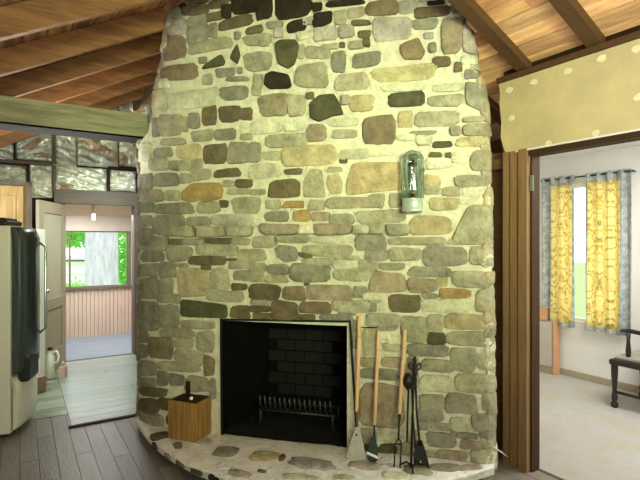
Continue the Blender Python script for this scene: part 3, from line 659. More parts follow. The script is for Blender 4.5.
# ---------------------------------------------------------------- walls
def wall(name, mat, *boxes):
    mb = MB()
    for b in boxes: mb.hbox(*b)
    return struct(mb.build(name, mat))
wall('wall_left', M['plaster'], (-1.2, -1.1, -2.1, 6.7, 0, 2.13))
wall('wall_rear', M['plaster'], (-1.2, 2.9, -2.1, -2.0, 0, 3.4))
wall('wall_right', M['plaster'], (2.79, 2.91, -2.0, 0.62, 0, 2.12))
wall('wall_alcove', M['trim_b'], (2.881, 2.93, 2.085, 2.315, 0, 2.12), (3.45, 3.5, 2.35, 6.7, 0, 2.44), (2.881, 3.45, 2.315, 2.39, 0, 2.12))
# partition over the door: tan sheet
sheet = thing('drywall_sheet', H(2.80, 1.0, 2.1), 'tan drywall sheet with pale spackle dots above the sunroom doorway', 'wall panel')
mb = MB(); ys = [2.13 - 0.01 * 0]; r = random.Random(2)
prof = [(2.565, 2.135), (2.50, 2.125), (2.44, 2.13), (2.3, 2.115), (2.2, 2.12), (2.13, 2.10), (2.088, 2.08)]
mb.slab([H(2.775, b, z) for z, b in prof] + [H(2.775, -1.95, 2.088), H(2.775, -1.95, 2.565)], AX, 0.03); mb.build('panel', M['sheet'], sheet)
def apt(px, py, a0):
    k = (px - 320) / F; Y = a0 / (AX.x * k + AX.y); p = Vector((k * Y, Y, EYE + (240 - py) / F * Y)); return p.dot(BX), p.z
for i, (px, py) in enumerate([(602, 58), (568, 71), (534, 82), (509, 90), (512, 118), (637, 49), (639, 97), (549, 143), (596, 133)]):
    b, zz = apt(px, py, 2.775); mb = MB(); r = random.Random(i); e = 0.024
    mb.slab([H(2.772, b + e * r.uniform(.7, 1.3) * cos(t * pi / 6), zz + e * r.uniform(.6, 1.0) * sin(t * pi / 6)) for t in range(12)], AX, 0.004); mb.build('spackle_patch', M['spackle'], sheet)
wall('wall_partition', M['dark_z'], (2.81, 2.9, -1.95, 2.12, 2.13, 2.60), (2.81, 2.9, -1.95, 2.12, 2.6, 2.655))
wall('trim_3', M['rafter_dark'], (2.755, 2.9, -1.95, 2.14, 2.568, 2.6))
# door casing: the boards left of the sunroom doorway
wall('trim_4', M['trim_z'], (2.765, 2.80, 2.060, 2.095, 0, 2.09))
wall('trim_5', M['trim_z'], (2.775, 2.81, 1.992, 2.048, 0, 2.09))
wall('trim_6', M['trim_z'], (2.765, 2.80, 1.915, 1.978, 0, 2.09), )
wall('door_1_frame', M['trim_dark'], (2.80, 2.88, 1.90, 1.965, 0, 2.07), (2.80, 2.88, 0.62, 0.68, 0, 2.07), (2.78, 2.88, 0.62, 1.965, 2.045, 2.085))
wall('wall_stub', M['dark_z'], (2.812, 2.88, 1.966, 2.09, 0, 2.12))
wall('trim_7', M['white_paint'], (2.768, 2.80, 0.6, 2.0, 2.078, 2.088))
wall('trim_8', M['trim_b'], (2.80, 2.86, 2.1, 3.3, 1.99, 2.06))
# small brass latch plate on the jamb
b, zz = apt(531.5, 183, 2.79)
# sunroom
def wall_with_hole(name, mat, axis, c0, c1, u0, u1, z0, z1, h0, h1, hz0, hz1):
    B = [(u0, h0, z0, z1), (h1, u1, z0, z1), (h0, h1, z0, hz0), (h0, h1, hz1, z1)]
    return wall(name, mat, *[((c0, c1, p, q, r_, s) if axis == 'B' else (p, q, c0, c1, r_, s)) for p, q, r_, s in B])
wall_with_hole('wall_sunroom', M['plaster'], 'B', 5.1, 5.2, -1.3, 3.5, 0, 2.45, 2.42, 3.14, 0.62, 2.10)
wall('wall_sunroom_side', M['plaster'], (2.91, 5.1, 3.45, 3.52, 0, 2.45), (2.91, 5.1, -1.3, -1.2, 0, 2.45))
wall('ceiling_sunroom', M['plaster'], (2.91, 5.2, -1.3, 2.10, 2.42, 2.5), (3.46, 5.2, 2.10, 3.5, 2.42, 2.5))
wall('wall_sunroom_back', M['plaster'], (3.51, 3.53, 2.35, 3.45, 0, 2.43))
wall('baseboard_sunroom', M['door_wood'], (5.075, 5.1, -1.2, 3.45, 0.012, 0.08))
def window(name, axis, c, u0, u1, z0, z1, fw, mull, matf):
    mb = MB(); d = 0.05
    def bx(p, q, r_, s, dd=d):
        if axis == 'B': mb.hbox(c, c + dd, p, q, r_, s)
        else: mb.hbox(p, q, c, c + dd, r_, s)
    bx(u0, u0 + fw, z0, z1); bx(u1 - fw, u1, z0, z1); bx(u0, u1, z0, z0 + fw); bx(u0, u1, z1 - fw, z1)
    for m_ in mull: bx(m_ - .012, m_ + .012, z0, z1)
    fo = struct(mb.build(name, matf)); mb = MB()
    if axis == 'B': mb.hbox(c + .02, c + .024, u0, u1, z0, z1)
    else: mb.hbox(u0, u1, c + .02, c + .024, z0, z1)
    mb.build('pane', M['glass'], fo); return fo
window('window_1', 'B', 5.13, 2.42, 3.14, 0.62, 2.10, 0.035, [], M['white_paint'])

# kitchen wall with the porch doorway
KB = 6.66
def kpt(px, py, b0=KB):
    k = (px - 320) / F; Y = b0 / (BX.x * k + BX.y); p = Vector((k * Y, Y, EYE + (240 - py) / F * Y)); return p.dot(AX), p.z
dA0, dA1 = kpt(65, 300)[0], kpt(133, 300)[0]; dZ = 1.945
mb = MB()
def kw(a0, a1, z0, z1):
    P = [H(a0, KB + .03, z0), H(a1, KB + .03, z0), H(a1, KB + .1, z0), H(a0, KB + .1, z0)]; mb.hexa(P + [Vector((p.x, p.y, z1)) for p in P])
kw(-1.1, dA0 - .05, 0, 2.12); kw(dA1 + .05, 3.45, 0, 2.3); kw(dA0 - .05, dA1 + .05, dZ + .05, 2.3)
P = [H(-1.1, KB + .03, 2.1), H(RIDGE, KB + .03, 2.2), H(RIDGE, KB + .1, 2.2), H(-1.1, KB + .1, 2.1)]
mb.hexa(P + [H(-1.1, KB + .03, zl(-1.1) + .16), H(RIDGE, KB + .03, zl(RIDGE) + .16), H(RIDGE, KB + .1, zl(RIDGE) + .16), H(-1.1, KB + .1, zl(-1.1) + .16)])
P = [H(RIDGE, KB + .03, 2.2), H(3.45, KB + .03, 2.2), H(3.45, KB + .1, 2.2), H(RIDGE, KB + .1, 2.2)]
mb.hexa(P + [H(RIDGE, KB + .03, zr(RIDGE) + .07), H(3.45, KB + .03, zr(3.45) + .07), H(3.45, KB + .1, zr(3.45) + .07), H(RIDGE, KB + .1, zr(RIDGE) + .07)])
struct(mb.build('wall_kitchen', M['dark_z']))
wall('door_2_frame', M['grey_wood_z'], (dA0 - .06, dA0, 6.60, 6.76, 0, dZ), (dA1, dA1 + .06, 6.58, 6.76, 0, dZ + .02))
wall('trim_9', M['grey_wood'], (dA0 - .12, dA1 + .25, 6.56, 6.69, dZ, 2.115))
# studs and nailers (dark) between the insulation
def kz(px, py): return kpt(px / 4.0, 110 + py / 4.0)
def kbox(name, x0, y0, x1, y1, mat, d=0.05):
    a0, z1 = kz(x0, y0); a1, z0 = kz(x1, y1); z0 = kz((x0 + x1) / 2, y1)[1]; z1 = kz((x0 + x1) / 2, y0)[1]
    mb = MB(); mb.hbox(a0, a1, KB - d, KB + .03, z0, z1); return struct(mb.build(name, mat))
kbox('trim_10', -60, 203, 214, 216, M['grey_wood_z']); kbox('trim_11', 211, 95, 219, 352, M['grey_wood_z'], .06)
kbox('trim_12', 56, 90, 61, 203, M['dark_z']); kbox('trim_13', 109, 218, 116, 290, M['dark_z'])
kbox('trim_14', 428, 232, 438, 328, M['dark_z']); kbox('trim_15', 432, 232, 560, 241, M['dark_z'], .06); kbox('trim_16', 544, 240, 553, 328, M['dark_z'])
def batt(x0, y0, x1, y1, label, pink=0.3, seed=1, topclip=False):
    a0, _ = kz(x0, (y0 + y1) / 2); a1, _ = kz(x1, (y0 + y1) / 2); xm = (x0 + x1) / 2; z1 = kz(xm, y0)[1]; z0 = kz(xm, y1)[1]
    mb = MB(); nx, ny = 34, 30; g = []
    ang = random.Random(seed).uniform(-.6, .6)
    for j in range(ny + 1):
        row = []
        for i in range(nx + 1):
            a = a0 + (a1 - a0) * i / nx; zt = min(z1, zl(a) + .15) if topclip else z1
            zz = z0 + (zt - z0) * j / ny; u = a * cos(ang) + zz * sin(ang); v = -a * sin(ang) + zz * cos(ang)
            d = 0.045 * noise.noise(Vector((u * 5, v * 18, seed))) + 0.035 * abs(noise.noise(Vector((u * 9, v * 26, seed + 9)))) + 0.014 * noise.noise(Vector((u * 30, v * 34, seed)))
            ed = min(i, nx - i, j, ny - j); d = d * min(1, ed / 2 + .2) + 0.015 * min(1, ed / 2)
            row.append(mb.v(H(a, KB - 0.012 - d, zz)))
        g.append(row)
    for j in range(ny):
        for i in range(nx):
            a = a0 + (a1 - a0) * i / nx; zz = z0 + (z1 - z0) * j / ny
            t = noise.noise(Vector((a * 3.2, zz * 7, seed + 3))); c = (1, 1, 1) if t < 0.55 - pink else (0.72, 0.5, 0.40)
            mb.face([g[j][i], g[j][i + 1], g[j + 1][i + 1], g[j + 1][i]], c, True)
    bb = [mb.v(H(a, KB + .025, zz)) for a, zz in ((a0, z0), (a1, z0), (a1, z1 if not topclip else min(z1, zl(a1) + .15)), (a0, z1 if not topclip else min(z1, zl(a0) + .15)))]
    mb.face(bb); 
    for r0, p, q in (([g[0][i] for i in range(nx + 1)], bb[0], bb[1]), ([g[j][nx] for j in range(ny + 1)], bb[1], bb[2]), ([g[ny][i] for i in range(nx, -1, -1)], bb[2], bb[3]), ([g[j][0] for j in range(ny, -1, -1)], bb[3], bb[0])):
        mb.face(r0 + [q, p], (1, 1, 1))
    o = mb.build('insulation_batt', M['batt'], fix=True); tag(o, label, 'insulation', 'insulation batts on the kitchen wall'); return o
batt(-40, 95, 56, 202, 'crumpled pale insulation batt at the far left, above the cabinet', .1, 1, True)
batt(62, 70, 211, 202, 'wide crumpled insulation batt right of the far left one, under the beam', .15, 2, True)
batt(220, 30, 306, 226, 'narrow tall insulation batt left of the widest one above the doorway', 0, 3, True)
batt(309, -20, 472, 227, 'widest crumpled insulation batt, high above the porch doorway', .2, 4, True)
batt(476, -60, 640, 230, 'brown and white insulation batt against the chimney edge', .35, 5, True)
batt(-40, 219, 108, 291, 'insulation strip just above the wooden cabinet top', .2, 6)
batt(117, 219, 210, 352, 'insulation piece between cabinet and porch doorway, below the nailer', 0, 7)
batt(221, 229, 427, 324, 'pink-stained insulation strip resting on the doorway header', .25, 8)
batt(439, 242, 544, 326, 'small square of insulation in a dark frame beside the chimney', 0, 9)

# porch
PB = 8.2
wa0, wz0 = kpt(66, 287, PB); wa1, _ = kpt(131, 287, PB); wz0, wz1 = 0.765, 1.64
wall_with_hole('wall_porch', M['greige'], 'A', PB, PB + .08, -.8, 2.5, 0.74, 2.0, wa0 - .12, wa1, wz0, wz1)
mb = MB(); a = -.7
while a < 2.4:
    mb.hbox(a, a + .052, PB - .014, PB + .06, 0.0, 0.755, 0.004); a += .056
struct(mb.build('wall_porch_beadboard', M['bead']))
wall('wall_porch_side', M['bead'], (-.8, -.7, 6.76, 8.28, 0, 2.2), (2.4, 2.5, 6.76, 8.28, 0, 2.2))
wall('trim_17', M['grey_wood'], (-.7, 2.4, PB - .06, PB, 0.745, 0.775))
mb = MB()
for i in range(9):
    b0 = 6.76 + .17 * i; b1 = b0 + .165; f = lambda b: 2.10 - (b - 6.76) * 0.15
    P = [H(-.8, b0, f(b0)), H(2.5, b0, f(b0)), H(2.5, b1, f(b1)), H(-.8, b1, f(b1))]; mb.hexa(P + [p + Vector((0, 0, .03)) for p in P])
struct(mb.build('ceiling_porch', M['peach']))
wall('ceiling_porch_cover', M['dark_z'], (-.8, 2.5, 6.7, 8.5, 2.14, 2.2))
f = window('window_2', 'A', PB + .02, wa0 - .12, wa1, wz0, wz1, 0.02, [kpt(70, 260, PB)[0], kpt(128, 260, PB)[0]], M['grey_wood_z'])
a, zz = kpt(93.5, 212, 7.4)
mb = MB(); mb.hbox(a - .022, a + .022, 7.38, 7.42, zz - .115, 2.02, .004); o = mb.build('hanging_peg', M['peach']); tag(o, 'short pale wooden post hanging from the porch ceiling', 'post')

# ---------------------------------------------------------------- outside
mb = MB(); c = H(2, 12, 0)
mb.poly([c + Vector(p) for p in ((-30, -4, -.45), (30, -4, -.45), (30, 30, -.45), (-30, 30, -.45))]); tag(mb.build('lawn', M['grass']), 'green lawn outside the porch window', 'lawn', kind='stuff')
def ptY(px, py, Y): return Vector(((px - 320) / F * Y, Y, EYE + (240 - py) / F * Y))
tree = thing('tree', Vector((ptY(101.5, 260, 12.0).x, 12.0, -.45)), 'tree with a broad pale trunk seen through the porch window', 'tree')
mb = MB(); p = ptY(101.5, 260, 12.0); rs = [.55, .46, .40, .385, .38, .37, .36]; hs = [-.45, -.2, .2, .8, 1.6, 2.6, 4.2]
rings = []
for h, r_ in zip(hs, rs):
    rings.append([mb.v(Vector((p.x + cos(t * pi / 14) * r_ * (1 + .08 * noise.noise(Vector((cos(t * pi / 14) * 4, sin(t * pi / 14) * 4, h)))), p.y + sin(t * pi / 14) * r_, h))) for t in range(28)])
for a_, b_ in zip(rings, rings[1:]):
    for k in range(28): mb.face([a_[k], a_[(k + 1) % 28], b_[(k + 1) % 28], b_[k]], smooth=True)
mb.build('trunk', M['bark'], tree)
mb = MB(); mb.tube([p + Vector((-.2, .1, 1.6)), ptY(88, 215, 12.8), ptY(72, 225, 13.5)], [.14, .09, .04], 8); mb.build('branch', M['bark'], tree)
def bush(name, c, R, n, label, cat, seed, leaf=.13, par=None):
    mb = MB(); r = random.Random(seed)
    for i in range(n):
        d = Vector((r.gauss(0, 1), r.gauss(0, 1), r.gauss(0, 1))).normalized() * r.random() ** .4
        p = Vector(c) + Vector((d.x * R[0], d.y * R[1], d.z * R[2])); u = Vector((r.gauss(0, 1), r.gauss(0, 1), r.gauss(0, 1))).normalized()
        v = u.orthogonal().normalized(); l = leaf * r.uniform(.6, 1.3)
        mb.poly([p, p + u * l * .5 + v * l * .25, p + u * l, p + u * l * .5 - v * l * .25])
    if par: return mb.build(name, M['leaf'], par, fix=False)
    return tag(mb.build(name, M['leaf'], fix=False), label, cat)
bush('leafy_bush', ptY(131, 262, 13), (.55, .5, 1.6), 3200, 'bright green leafy shrub right of the pale trunk', 'bush', 1)
bush('foliage', ptY(74, 233, 13.5), (.75, .5, .38), 1500, '', '', 2, par=tree)
bush('low_shrub', Vector((ptY(76, 287, 10).x, 10, .05)), (.5, .4, .62), 1600, 'low green shrub at the foot of the white fence', 'bush', 3, .09)
bush('leafy_bush', H(9.5, 3.4, 1.3), (1.0, 1.6, 1.2), 3500, 'green bush glimpsed between the yellow curtains', 'bush', 4)
fn = thing('white_fence', ptY(75, 300, 14.5) * Vector((1, 1, 0)) + Vector((0, 0, -.45)) if False else Vector((ptY(75, 0, 14.5).x, 14.5, -.45)), 'white board fence left of the pale tree trunk', 'fence')
mb = MB()
for zc in (0.0, .30, .60, .90): mb.box((fn.location.x, 14.5, zc + .0), (2.6, .03, .26))
mb.build('boards', M['white_paint'], fn)
mb = MB(); mb.box((fn.location.x, 14.44, .88), (2.6, .05, .05)); mb.build('rail', M['grey_wood'], fn)

# ---------------------------------------------------------------- kitchen things
FN = Vector((.968, .25, 0)); FD = Vector((-.25, .968, 0))       # fridge: out of its front, along its front
c0 = Vector((-2.34, 3.65, 0))
fridge = thing('refrigerator', c0 - FN * .33 + FD * .35, 'cream refrigerator with dark steel door at the left edge of the kitchen', 'refrigerator')
fa = (FN, FD, ZX)
mb = MB(); mb.box(c0 - FN * .33 + FD * .235 + ZX * .815, (.64, .47, 1.59), fa, .018); mb.build('body', M['cream_enamel'], fridge)
def bowed(z0, z1, d0, bow, mat, name, y0=0.0, y1=.46, n=10):
    mb = MB(); rows = []
    for j, zz in enumerate((z0, z0 + .02, z0 + .05, (z0 + z1) / 2, z1 - .09, z1 - .04, z1 - .012, z1)):
        e = {0: .03, 1: .01, 2: 0, 3: 0, 4: 0, 5: .012, 6: .03, 7: .055}[j]; row = []
        for i in range(n + 1):
            t = i / n; w_ = d0 + bow * sin(pi * t) ** .6 - e
            row.append(mb.v(c0 + FD * (y0 + (y1 - y0) * t) + FN * w_ + ZX * zz))
        rows.append(row)
    bk_ = [[mb.v(c0 + FD * (y0 if i == 0 else y1) + FN * .004 + ZX * zz) for i in (0, 1)] for zz in (z0, z1)]
    for a_, b_ in zip(rows, rows[1:]):
        for i in range(n): mb.face([a_[i], a_[i + 1], b_[i + 1], b_[i]], smooth=True)
    mb.face([r_[0] for r_ in rows] + [bk_[1][0], bk_[0][0]]); mb.face([r_[-1] for r_ in rows] + [bk_[1][1], bk_[0][1]])
    mb.face(rows[0] + [bk_[0][1], bk_[0][0]]); mb.face(rows[-1] + [bk_[1][1], bk_[1][0]])
    return mb.build(name, mat, fridge)
dr = bowed(.47, 1.60, .045, .055, M['steel_dark'], 'upper_door')
mb = MB(); p1 = c0 + FD * .36 + FN * .13; mb.tube([p1 + ZX * .72 - FN * .05, p1 + ZX * .76, p1 + ZX * 1.44, p1 + ZX * 1.48 - FN * .05], .011, 10); o = mb.build('handle', M['chrome'], dr); o['label'] = 'long bright bar handle'
lower = bowed(.05, .45, .035, .035, M['cream_enamel'], 'lower_drawer'); mb = MB()
mb.box(c0 + FD * .17 + FN * .06 + ZX * .50, (.08, .26, .20), fa, .02); o = mb.build('drawer_handle', M['black_plastic'], lower)
mb = MB(); mb.box(c0 - FN * .33 + FD * .235 + ZX * .012, (.58, .42, .024), fa); mb.build('plinth', M['black_plastic'], fridge)
mb = MB(); mb.box(c0 - FN * .2 + FD * .22 + ZX * 1.633, (.3, .34, .045), fa, .015); mb.box(c0 - FN * .2 + FD * .22 + ZX * 1.664, (.24, .28, .02), fa, .008); tag(mb.build('storage_tray', M['black_plastic']), 'dark green-black tray lying on the refrigerator top', 'tray')

sb = thing('slim_board', Vector((-2.885, 4.93, 0)), 'tall slim cream board with a metal clasp standing before the open door', 'board')
mb = MB(); mb.box(Vector((-2.885, 4.93, .81)), (.075, .10, 1.60), None, .012); mb.build('board', M['cream_enamel'], sb)
mb = MB(); mb.box(Vector((-2.89, 4.868, .88)), (.10, .022, .07), None, .006); mb.build('clasp', M['chrome'], sb)
cab = thing('pantry_cabinet', H(-.5, 6.3, 0), 'tall orange-brown wooden cabinet behind the refrigerator', 'cabinet')
ca1 = .10
mb = MB(); mb.hbox(-1.08, ca1, 6.14, 6.6, 0, 2.10, .004); mb.build('body', M['cab_wood'], cab)
mb = MB(); mb.hbox(ca1 - .045, ca1 + .01, 6.10, 6.14, 0, 2.13); mb.hbox(-1.08, ca1 + .01, 6.10, 6.14, 2.09, 2.13); o = mb.build('face_frame', M['grey_wood_z'], cab); o['label'] = 'greyish face frame'
for i in range(2):
    x0 = -1.06 + .55 * i; mb = MB(); mb.hbox(x0, x0 + .54, 6.115, 6.14, .1, 2.08, .003); mb.hbox(x0 + .07, x0 + .47, 6.108, 6.118, .2, 1.98, .003); d = mb.build('door', M['cab_wood'], cab)
    mb = MB(); mb.lathe(H(x0 + (.5 if i == 0 else .04), 6.10, 1.1), [(.004, -.01), (.014, 0), (.012, .01)], 12, (AX, ZX, -BX)); mb.build('knob', M['chrome'], d)

# open door leaf
hg = H(dA0 - .01, 6.60, 0); DD = Vector((.172, -.985, 0)).normalized(); DN = Vector((.985, .172, 0)).normalized(); W = .80; Hd = 1.925
leaf = thing('open_door', hg + DD * .4, 'pale panelled wooden door standing open into the kitchen', 'door')
da = (DD, DN, ZX)
def dbox(mb, u0, u1, z0, z1, d=.038, bev=.003, off=0): mb.box(hg + DD * (u0 + u1) / 2 + DN * off + ZX * (z0 + z1) / 2, (u1 - u0, d, z1 - z0), da, bev)
mb = MB()
for a_ in ((0.005, .12, .02, Hd), (W - .12, W, .02, Hd), (.12, W - .12, Hd - .13, Hd), (.12, W - .12, .02, .25), (.12, W - .12, .72, .84)): dbox(mb, *a_)
mb.build('frame', M['door_wood'], leaf)
mb = MB(); dbox(mb, .12, W - .12, .25, .72, .014); mb.build('lower_panel', M['door_wood'], leaf)
mb = MB(); dbox(mb, .12, W - .12, .84, Hd - .13, .012, 0); mb.build('upper_panel', M['panel_pale'], leaf)
mb = MB(); mb.lathe(hg + DD * (W - .06) + DN * .02 + ZX * .95, [(.024, 0), (.010, .01), (.010, .03), (.026, .045), (.024, .065), (.006, .07)], 14, (DD, ZX, DN)); mb.build('door_knob', M['chrome'], leaf)

# jug and box beside the door
jp = Vector(((49.5 - 320) / F * 5.2, 5.2, 0)); jp = Vector(((50 - 320) / F * (F * 1.5 / 139), F * 1.5 / 139, 0))
jug = thing('plastic_jug', jp, 'white plastic jug with a black cap on the kitchen floor by the door', 'jug')
mb = MB()
mb.lathe(jp + ZX * .004, [(.035, 0), (.046, .008), (.048, .18), (.046, .24), (.03, .27), (.022, .29), (.022, .31)], 18, sc=(1, .9)); mb.build('bottle', M['white_plastic'], jug)
mb = MB(); mb.tube([jp + Vector((.02, 0, .285)), jp + Vector((.075, 0, .30)), jp + Vector((.098, 0, .25)), jp + Vector((.085, 0, .19)), jp + Vector((.045, 0, .17))], .011, 8); mb.build('handle', M['white_plastic'], jug)
mb = MB(); mb.lathe(jp + ZX * .310, [(.026, 0), (.026, .028), (.02, .032)], 14); mb.build('cap', M['black_plastic'], jug)
mb = MB(); q = jp + Vector((.125, .03, 0)); mb.box(q + ZX * .07, (.07, .06, .13), None, .01); mb.lathe(q + ZX * .13, [(.018, 0), (.016, .04), (.01, .05)], 10); tag(mb.build('pink_bottle', M['pink_card']), 'small pinkish bottle right of the white jug', 'bottle')
bp = Vector(((36 - 320) / F * 4.72, 4.72, 0)); pb = thing('cardboard_box', bp, 'brown cardboard box with a raised flap between refrigerator and jug', 'box')
mb = MB(); R_ = (Vector((.9, -.43, 0)), Vector((.43, .9, 0)), ZX); mb.box(bp + ZX * .085, (.13, .13, .15), R_, .004); mb.build('body', M['brown_card'], pb)
mb = MB(); mb.slab([bp + R_[0] * -.065 + R_[1] * -.06 + ZX * .16, bp + R_[0] * .065 + R_[1] * -.06 + ZX * .16, bp + R_[0] * -.04 + R_[1] * -.04 + ZX * .24], R_[1], .005); mb.build('flap', M['brown_card'], pb)

# ---------------------------------------------------------------- things on the hearth
def hz(px, py, z=HZ1 + .006): Y = F * (EYE - z) / (py - 240); return Vector(((px - 320) / F * Y, Y, z))
bc = hz(196, 443); U1 = Vector((-.93, .37, 0)).normalized(); U2 = Vector((.37, .93, 0)).normalized(); w1, w2, hb = .235, .19, .265
ctr = bc + U1 * w1 / 2 + U2 * w2 / 2
tb = thing('wooden_box', ctr, 'orange-brown wooden box with dark lid at the left end of the hearth', 'box')
mb = MB(); t_ = .014
mb.box(bc + U1 * w1 / 2 + U2 * t_ / 2 + ZX * hb / 2, (w1, t_, hb), (U1, U2, ZX), .003); mb.build('long_side', M['box_wood'], tb); mb = MB(); mb.box(bc + U1 * w1 / 2 + U2 * (w2 - t_ / 2) + ZX * hb / 2, (w1, t_, hb), (U1, U2, ZX), .003); mb.build('long_side', M['box_wood'], tb)
mb = MB(); mb.box(bc + U1 * t_ / 2 + U2 * w2 / 2 + ZX * hb / 2, (t_, w2 - 2 * t_ - .004, hb), (U1, U2, ZX), .003); mb.build('end_side', M['box_wood'], tb); mb = MB(); mb.box(bc + U1 * (w1 - t_ / 2) + U2 * w2 / 2 + ZX * hb / 2, (t_, w2 - 2 * t_ - .004, hb), (U1, U2, ZX), .003); mb.build('end_side', M['box_wood'], tb)
mb = MB(); mb.box(bc + U1 * w1 / 2 + U2 * w2 / 2 + ZX * (hb - .005), (w1 - .02, w2 - .02, .014), (U1, U2, ZX), .002); lid = mb.build('lid', M['dark_z'], tb); lid['label'] = 'dark brown lid'
hp = ctr + ZX * (hb) + U1 * .035
mb = MB(); mb.box(hp + U2 * .02 + ZX * .055, (.028, .022, .11), (U1, U2, ZX), .004); mb.box(hp + ZX * .0, (.03, .12, .02), (U1, U2, ZX), .004); mb.build('lid_handle', M['dark_z'], tb)
mb = MB(); mb.lathe(ctr - U1 * .03 - U2 * .03 + ZX * hb, [(.010, 0), (.014, .012), (.006, .022)], 10); mb.build('white_knob', M['white_plastic'], tb)

def tool(name, label, top, bot_handle, tip, parts, hr=.011):
    """wooden handle from top to bot_handle, steel shaft on to tip"""
    t = thing(name, tip, label, 'fireplace tool', None)
    d = (bot_handle - top); L_ = d.length
    mb = MB(); pr = [(0, .55), (.01, .9), (.03, 1.05), (.12, 1.1), (.2, .95), (.22, .8), (.24, 1.0), (.6, 1.05), (.9, 1.0), (.98, .75), (1, .6)]
    mb.tube([top + d * a_ for a_, _ in pr], [hr * b_ for _, b_ in pr], 12); h = mb.build('handle', M['handle_wood'], t)
    mb = MB(); mb.tube([top + d * .215, top + d * .225], hr * .95, 12); mb.build('ring_groove', M['copper'], h)
    return t
def blade(t, pts, mat, name='blade', th=.003):
    mb = MB(); mb.slab(pts, NV, th); return mb.build(name, mat, t)
t1 = tool('hearth_shovel', 'longest wooden handled tool with a pale triangular steel blade', fpt(359.5, 315, .035), fpt(356.5, 412, .10), fpt(356, 459, .15), None, .013)
mb = MB(); mb.tube([fpt(356.5, 410, .10), fpt(357.5, 428, .12), fpt(356.5, 436, .135)], [.007, .006, .009], 8); mb.build('shaft', M['rust'], t1)
blade(t1, [fpt(355.5, 427, .128), fpt(359.5, 427, .128), fpt(366.5, 459, .155), fpt(356, 461.5, .158), fpt(346, 456.5, .155)], M['blade'])
t2 = tool('ash_scraper', 'middle wooden handled tool with a dark blade crossed by a pale stripe', fpt(378.5, 330, .035), fpt(374.5, 426, .12), fpt(372, 466, .18), None, .011)
mb = MB(); mb.tube([fpt(374.5, 424, .12), fpt(374, 440, .14)], .006, 8); mb.build('shaft', M['black_iron'], t2)
bl = blade(t2, [fpt(371, 436, .14), fpt(376, 436, .14), fpt(378.5, 459, .165), fpt(372, 465, .17), fpt(366.5, 457, .165)], M['dark_blade'])
mb = MB(); mb.slab([fpt(367, 451.5, .168), fpt(377.8, 456, .168), fpt(378.2, 459, .172), fpt(367, 454, .172)], NV, .002); o = mb.build('stripe', M['blade'], bl); o['label'] = 'pale stripe'
t3 = tool('hearth_fork', 'right-hand wooden handled tool with thin dark steel prongs', fpt(405, 329, .035), fpt(399.5, 416, .12), fpt(396, 468, .20), None, .012)
mb = MB(); mb.tube([fpt(399.5, 414, .12), fpt(399, 424, .13), fpt(398.5, 440, .16)], [.011, .007, .005], 8); mb.build('ferrule', M['black_iron'], t3)
mb = MB()
for dx in (-3, 3): mb.tube([fpt(398.5, 438, .16), fpt(398.5 + dx, 443, .165), fpt(397 + dx, 468, .20)], .0045, 8)
mb.tube([fpt(395.5, 444, .165), fpt(401.5, 444, .165)], .0045, 8); mb.build('prongs', M['black_iron'], t3)
# iron tool set right of them
st = thing('fire_tool_stand', fpt(416, 470, .20), 'black iron tool stand with ornate finial leaning against the chimney', 'fireplace tool stand')
mb = MB(); mb.tube([fpt(414.5, 378, .08), fpt(413, 400, .11), fpt(411, 468, .20)], .007, 8); mb.build('pole', M['black_iron'], st)
ft = fpt(414.8, 366, .07)
mb = MB(); mb.lathe(fpt(414.8, 380, .08), [(.008, 0), (.014, .012), (.007, .022), (.018, .04), (.018, .052), (.007, .066), (.016, .08), (.016, .092), (.007, .106), (.013, .12), (.013, .13), (.004, .15)], 12)
for s_ in (-1, 1):
    mb.tube([ft + CV * .012 * s_ + ZX * -.03, ft + CV * .035 * s_ + ZX * -.01, ft + CV * .038 * s_ + ZX * .015, ft + CV * .02 * s_ + ZX * .02, ft + CV * .022 * s_ + ZX * .005], .0055, 6)
mb.build('finial', M['black_iron'], st)
mb = MB()
for a_ in range(3):
    p = fpt(412, 466, .20); q = p + Vector((cos(a_ * 2.1 + .4), sin(a_ * 2.1 + .4), 0)) * .075; q.z = HZ1 + .012
    mb.tube([p, (p + q) / 2 + ZX * .02, q], .006, 6)
mb.build('feet', M['black_iron'], st)
br = thing('hearth_brush', fpt(407, 440, .14), 'black brush with oval head hanging at the left of the iron stand', 'brush')
mb = MB(); pts = [fpt(408, 373 + 17 * i / 8, .08) for i in range(9)]; mb.tube(pts, [.006, .022, .031, .036, .037, .034, .027, .018, .008], 12); mb.build('head', M['black_iron'], br)
mb = MB(); mb.tube([fpt(408.5, 388, .08), fpt(407.5, 420, .11), fpt(407, 442, .15)], .006, 8); mb.build('rod', M['black_iron'], br)
sh = thing('coal_shovel', fpt(422, 470, .2), 'black iron shovel with a dark scoop resting at the right of the stand', 'shovel')
mb = MB(); mb.tube([fpt(415.5, 376, .07), fpt(416.5, 410, .11), fpt(420, 446, .16)], .0065, 8); mb.tube([fpt(411.5, 378, .07), fpt(412.5, 410, .115), fpt(415.5, 448, .165)], .005, 8); mb.build('rod', M['black_iron'], sh)
mb = MB(); P_ = [(417, 441), (422, 440), (426, 452), (430, 468), (424, 474), (414, 470), (413, 455)]
a_ = [mb.v(fpt(x, y, .165 + .001 * (y - 440))) for x, y in P_]; b_ = [mb.v(fpt(x * .9 + 42.1, y * .94 + 27, .13 + .001 * (y - 440))) for x, y in P_]
n_ = len(P_)
for i in range(n_): mb.face([a_[i], a_[(i + 1) % n_], b_[(i + 1) % n_], b_[i]])
mb.face(b_); mb.build('scoop', M['black_iron'], sh)
mb = MB(); mb.lathe(fpt(420.5, 462, .18), [(.002, 0), (.007, .002), (.007, .004), (.002, .006)], 10, (CV, ZX, NV)); mb.build('rivet', M['chrome'], sh)
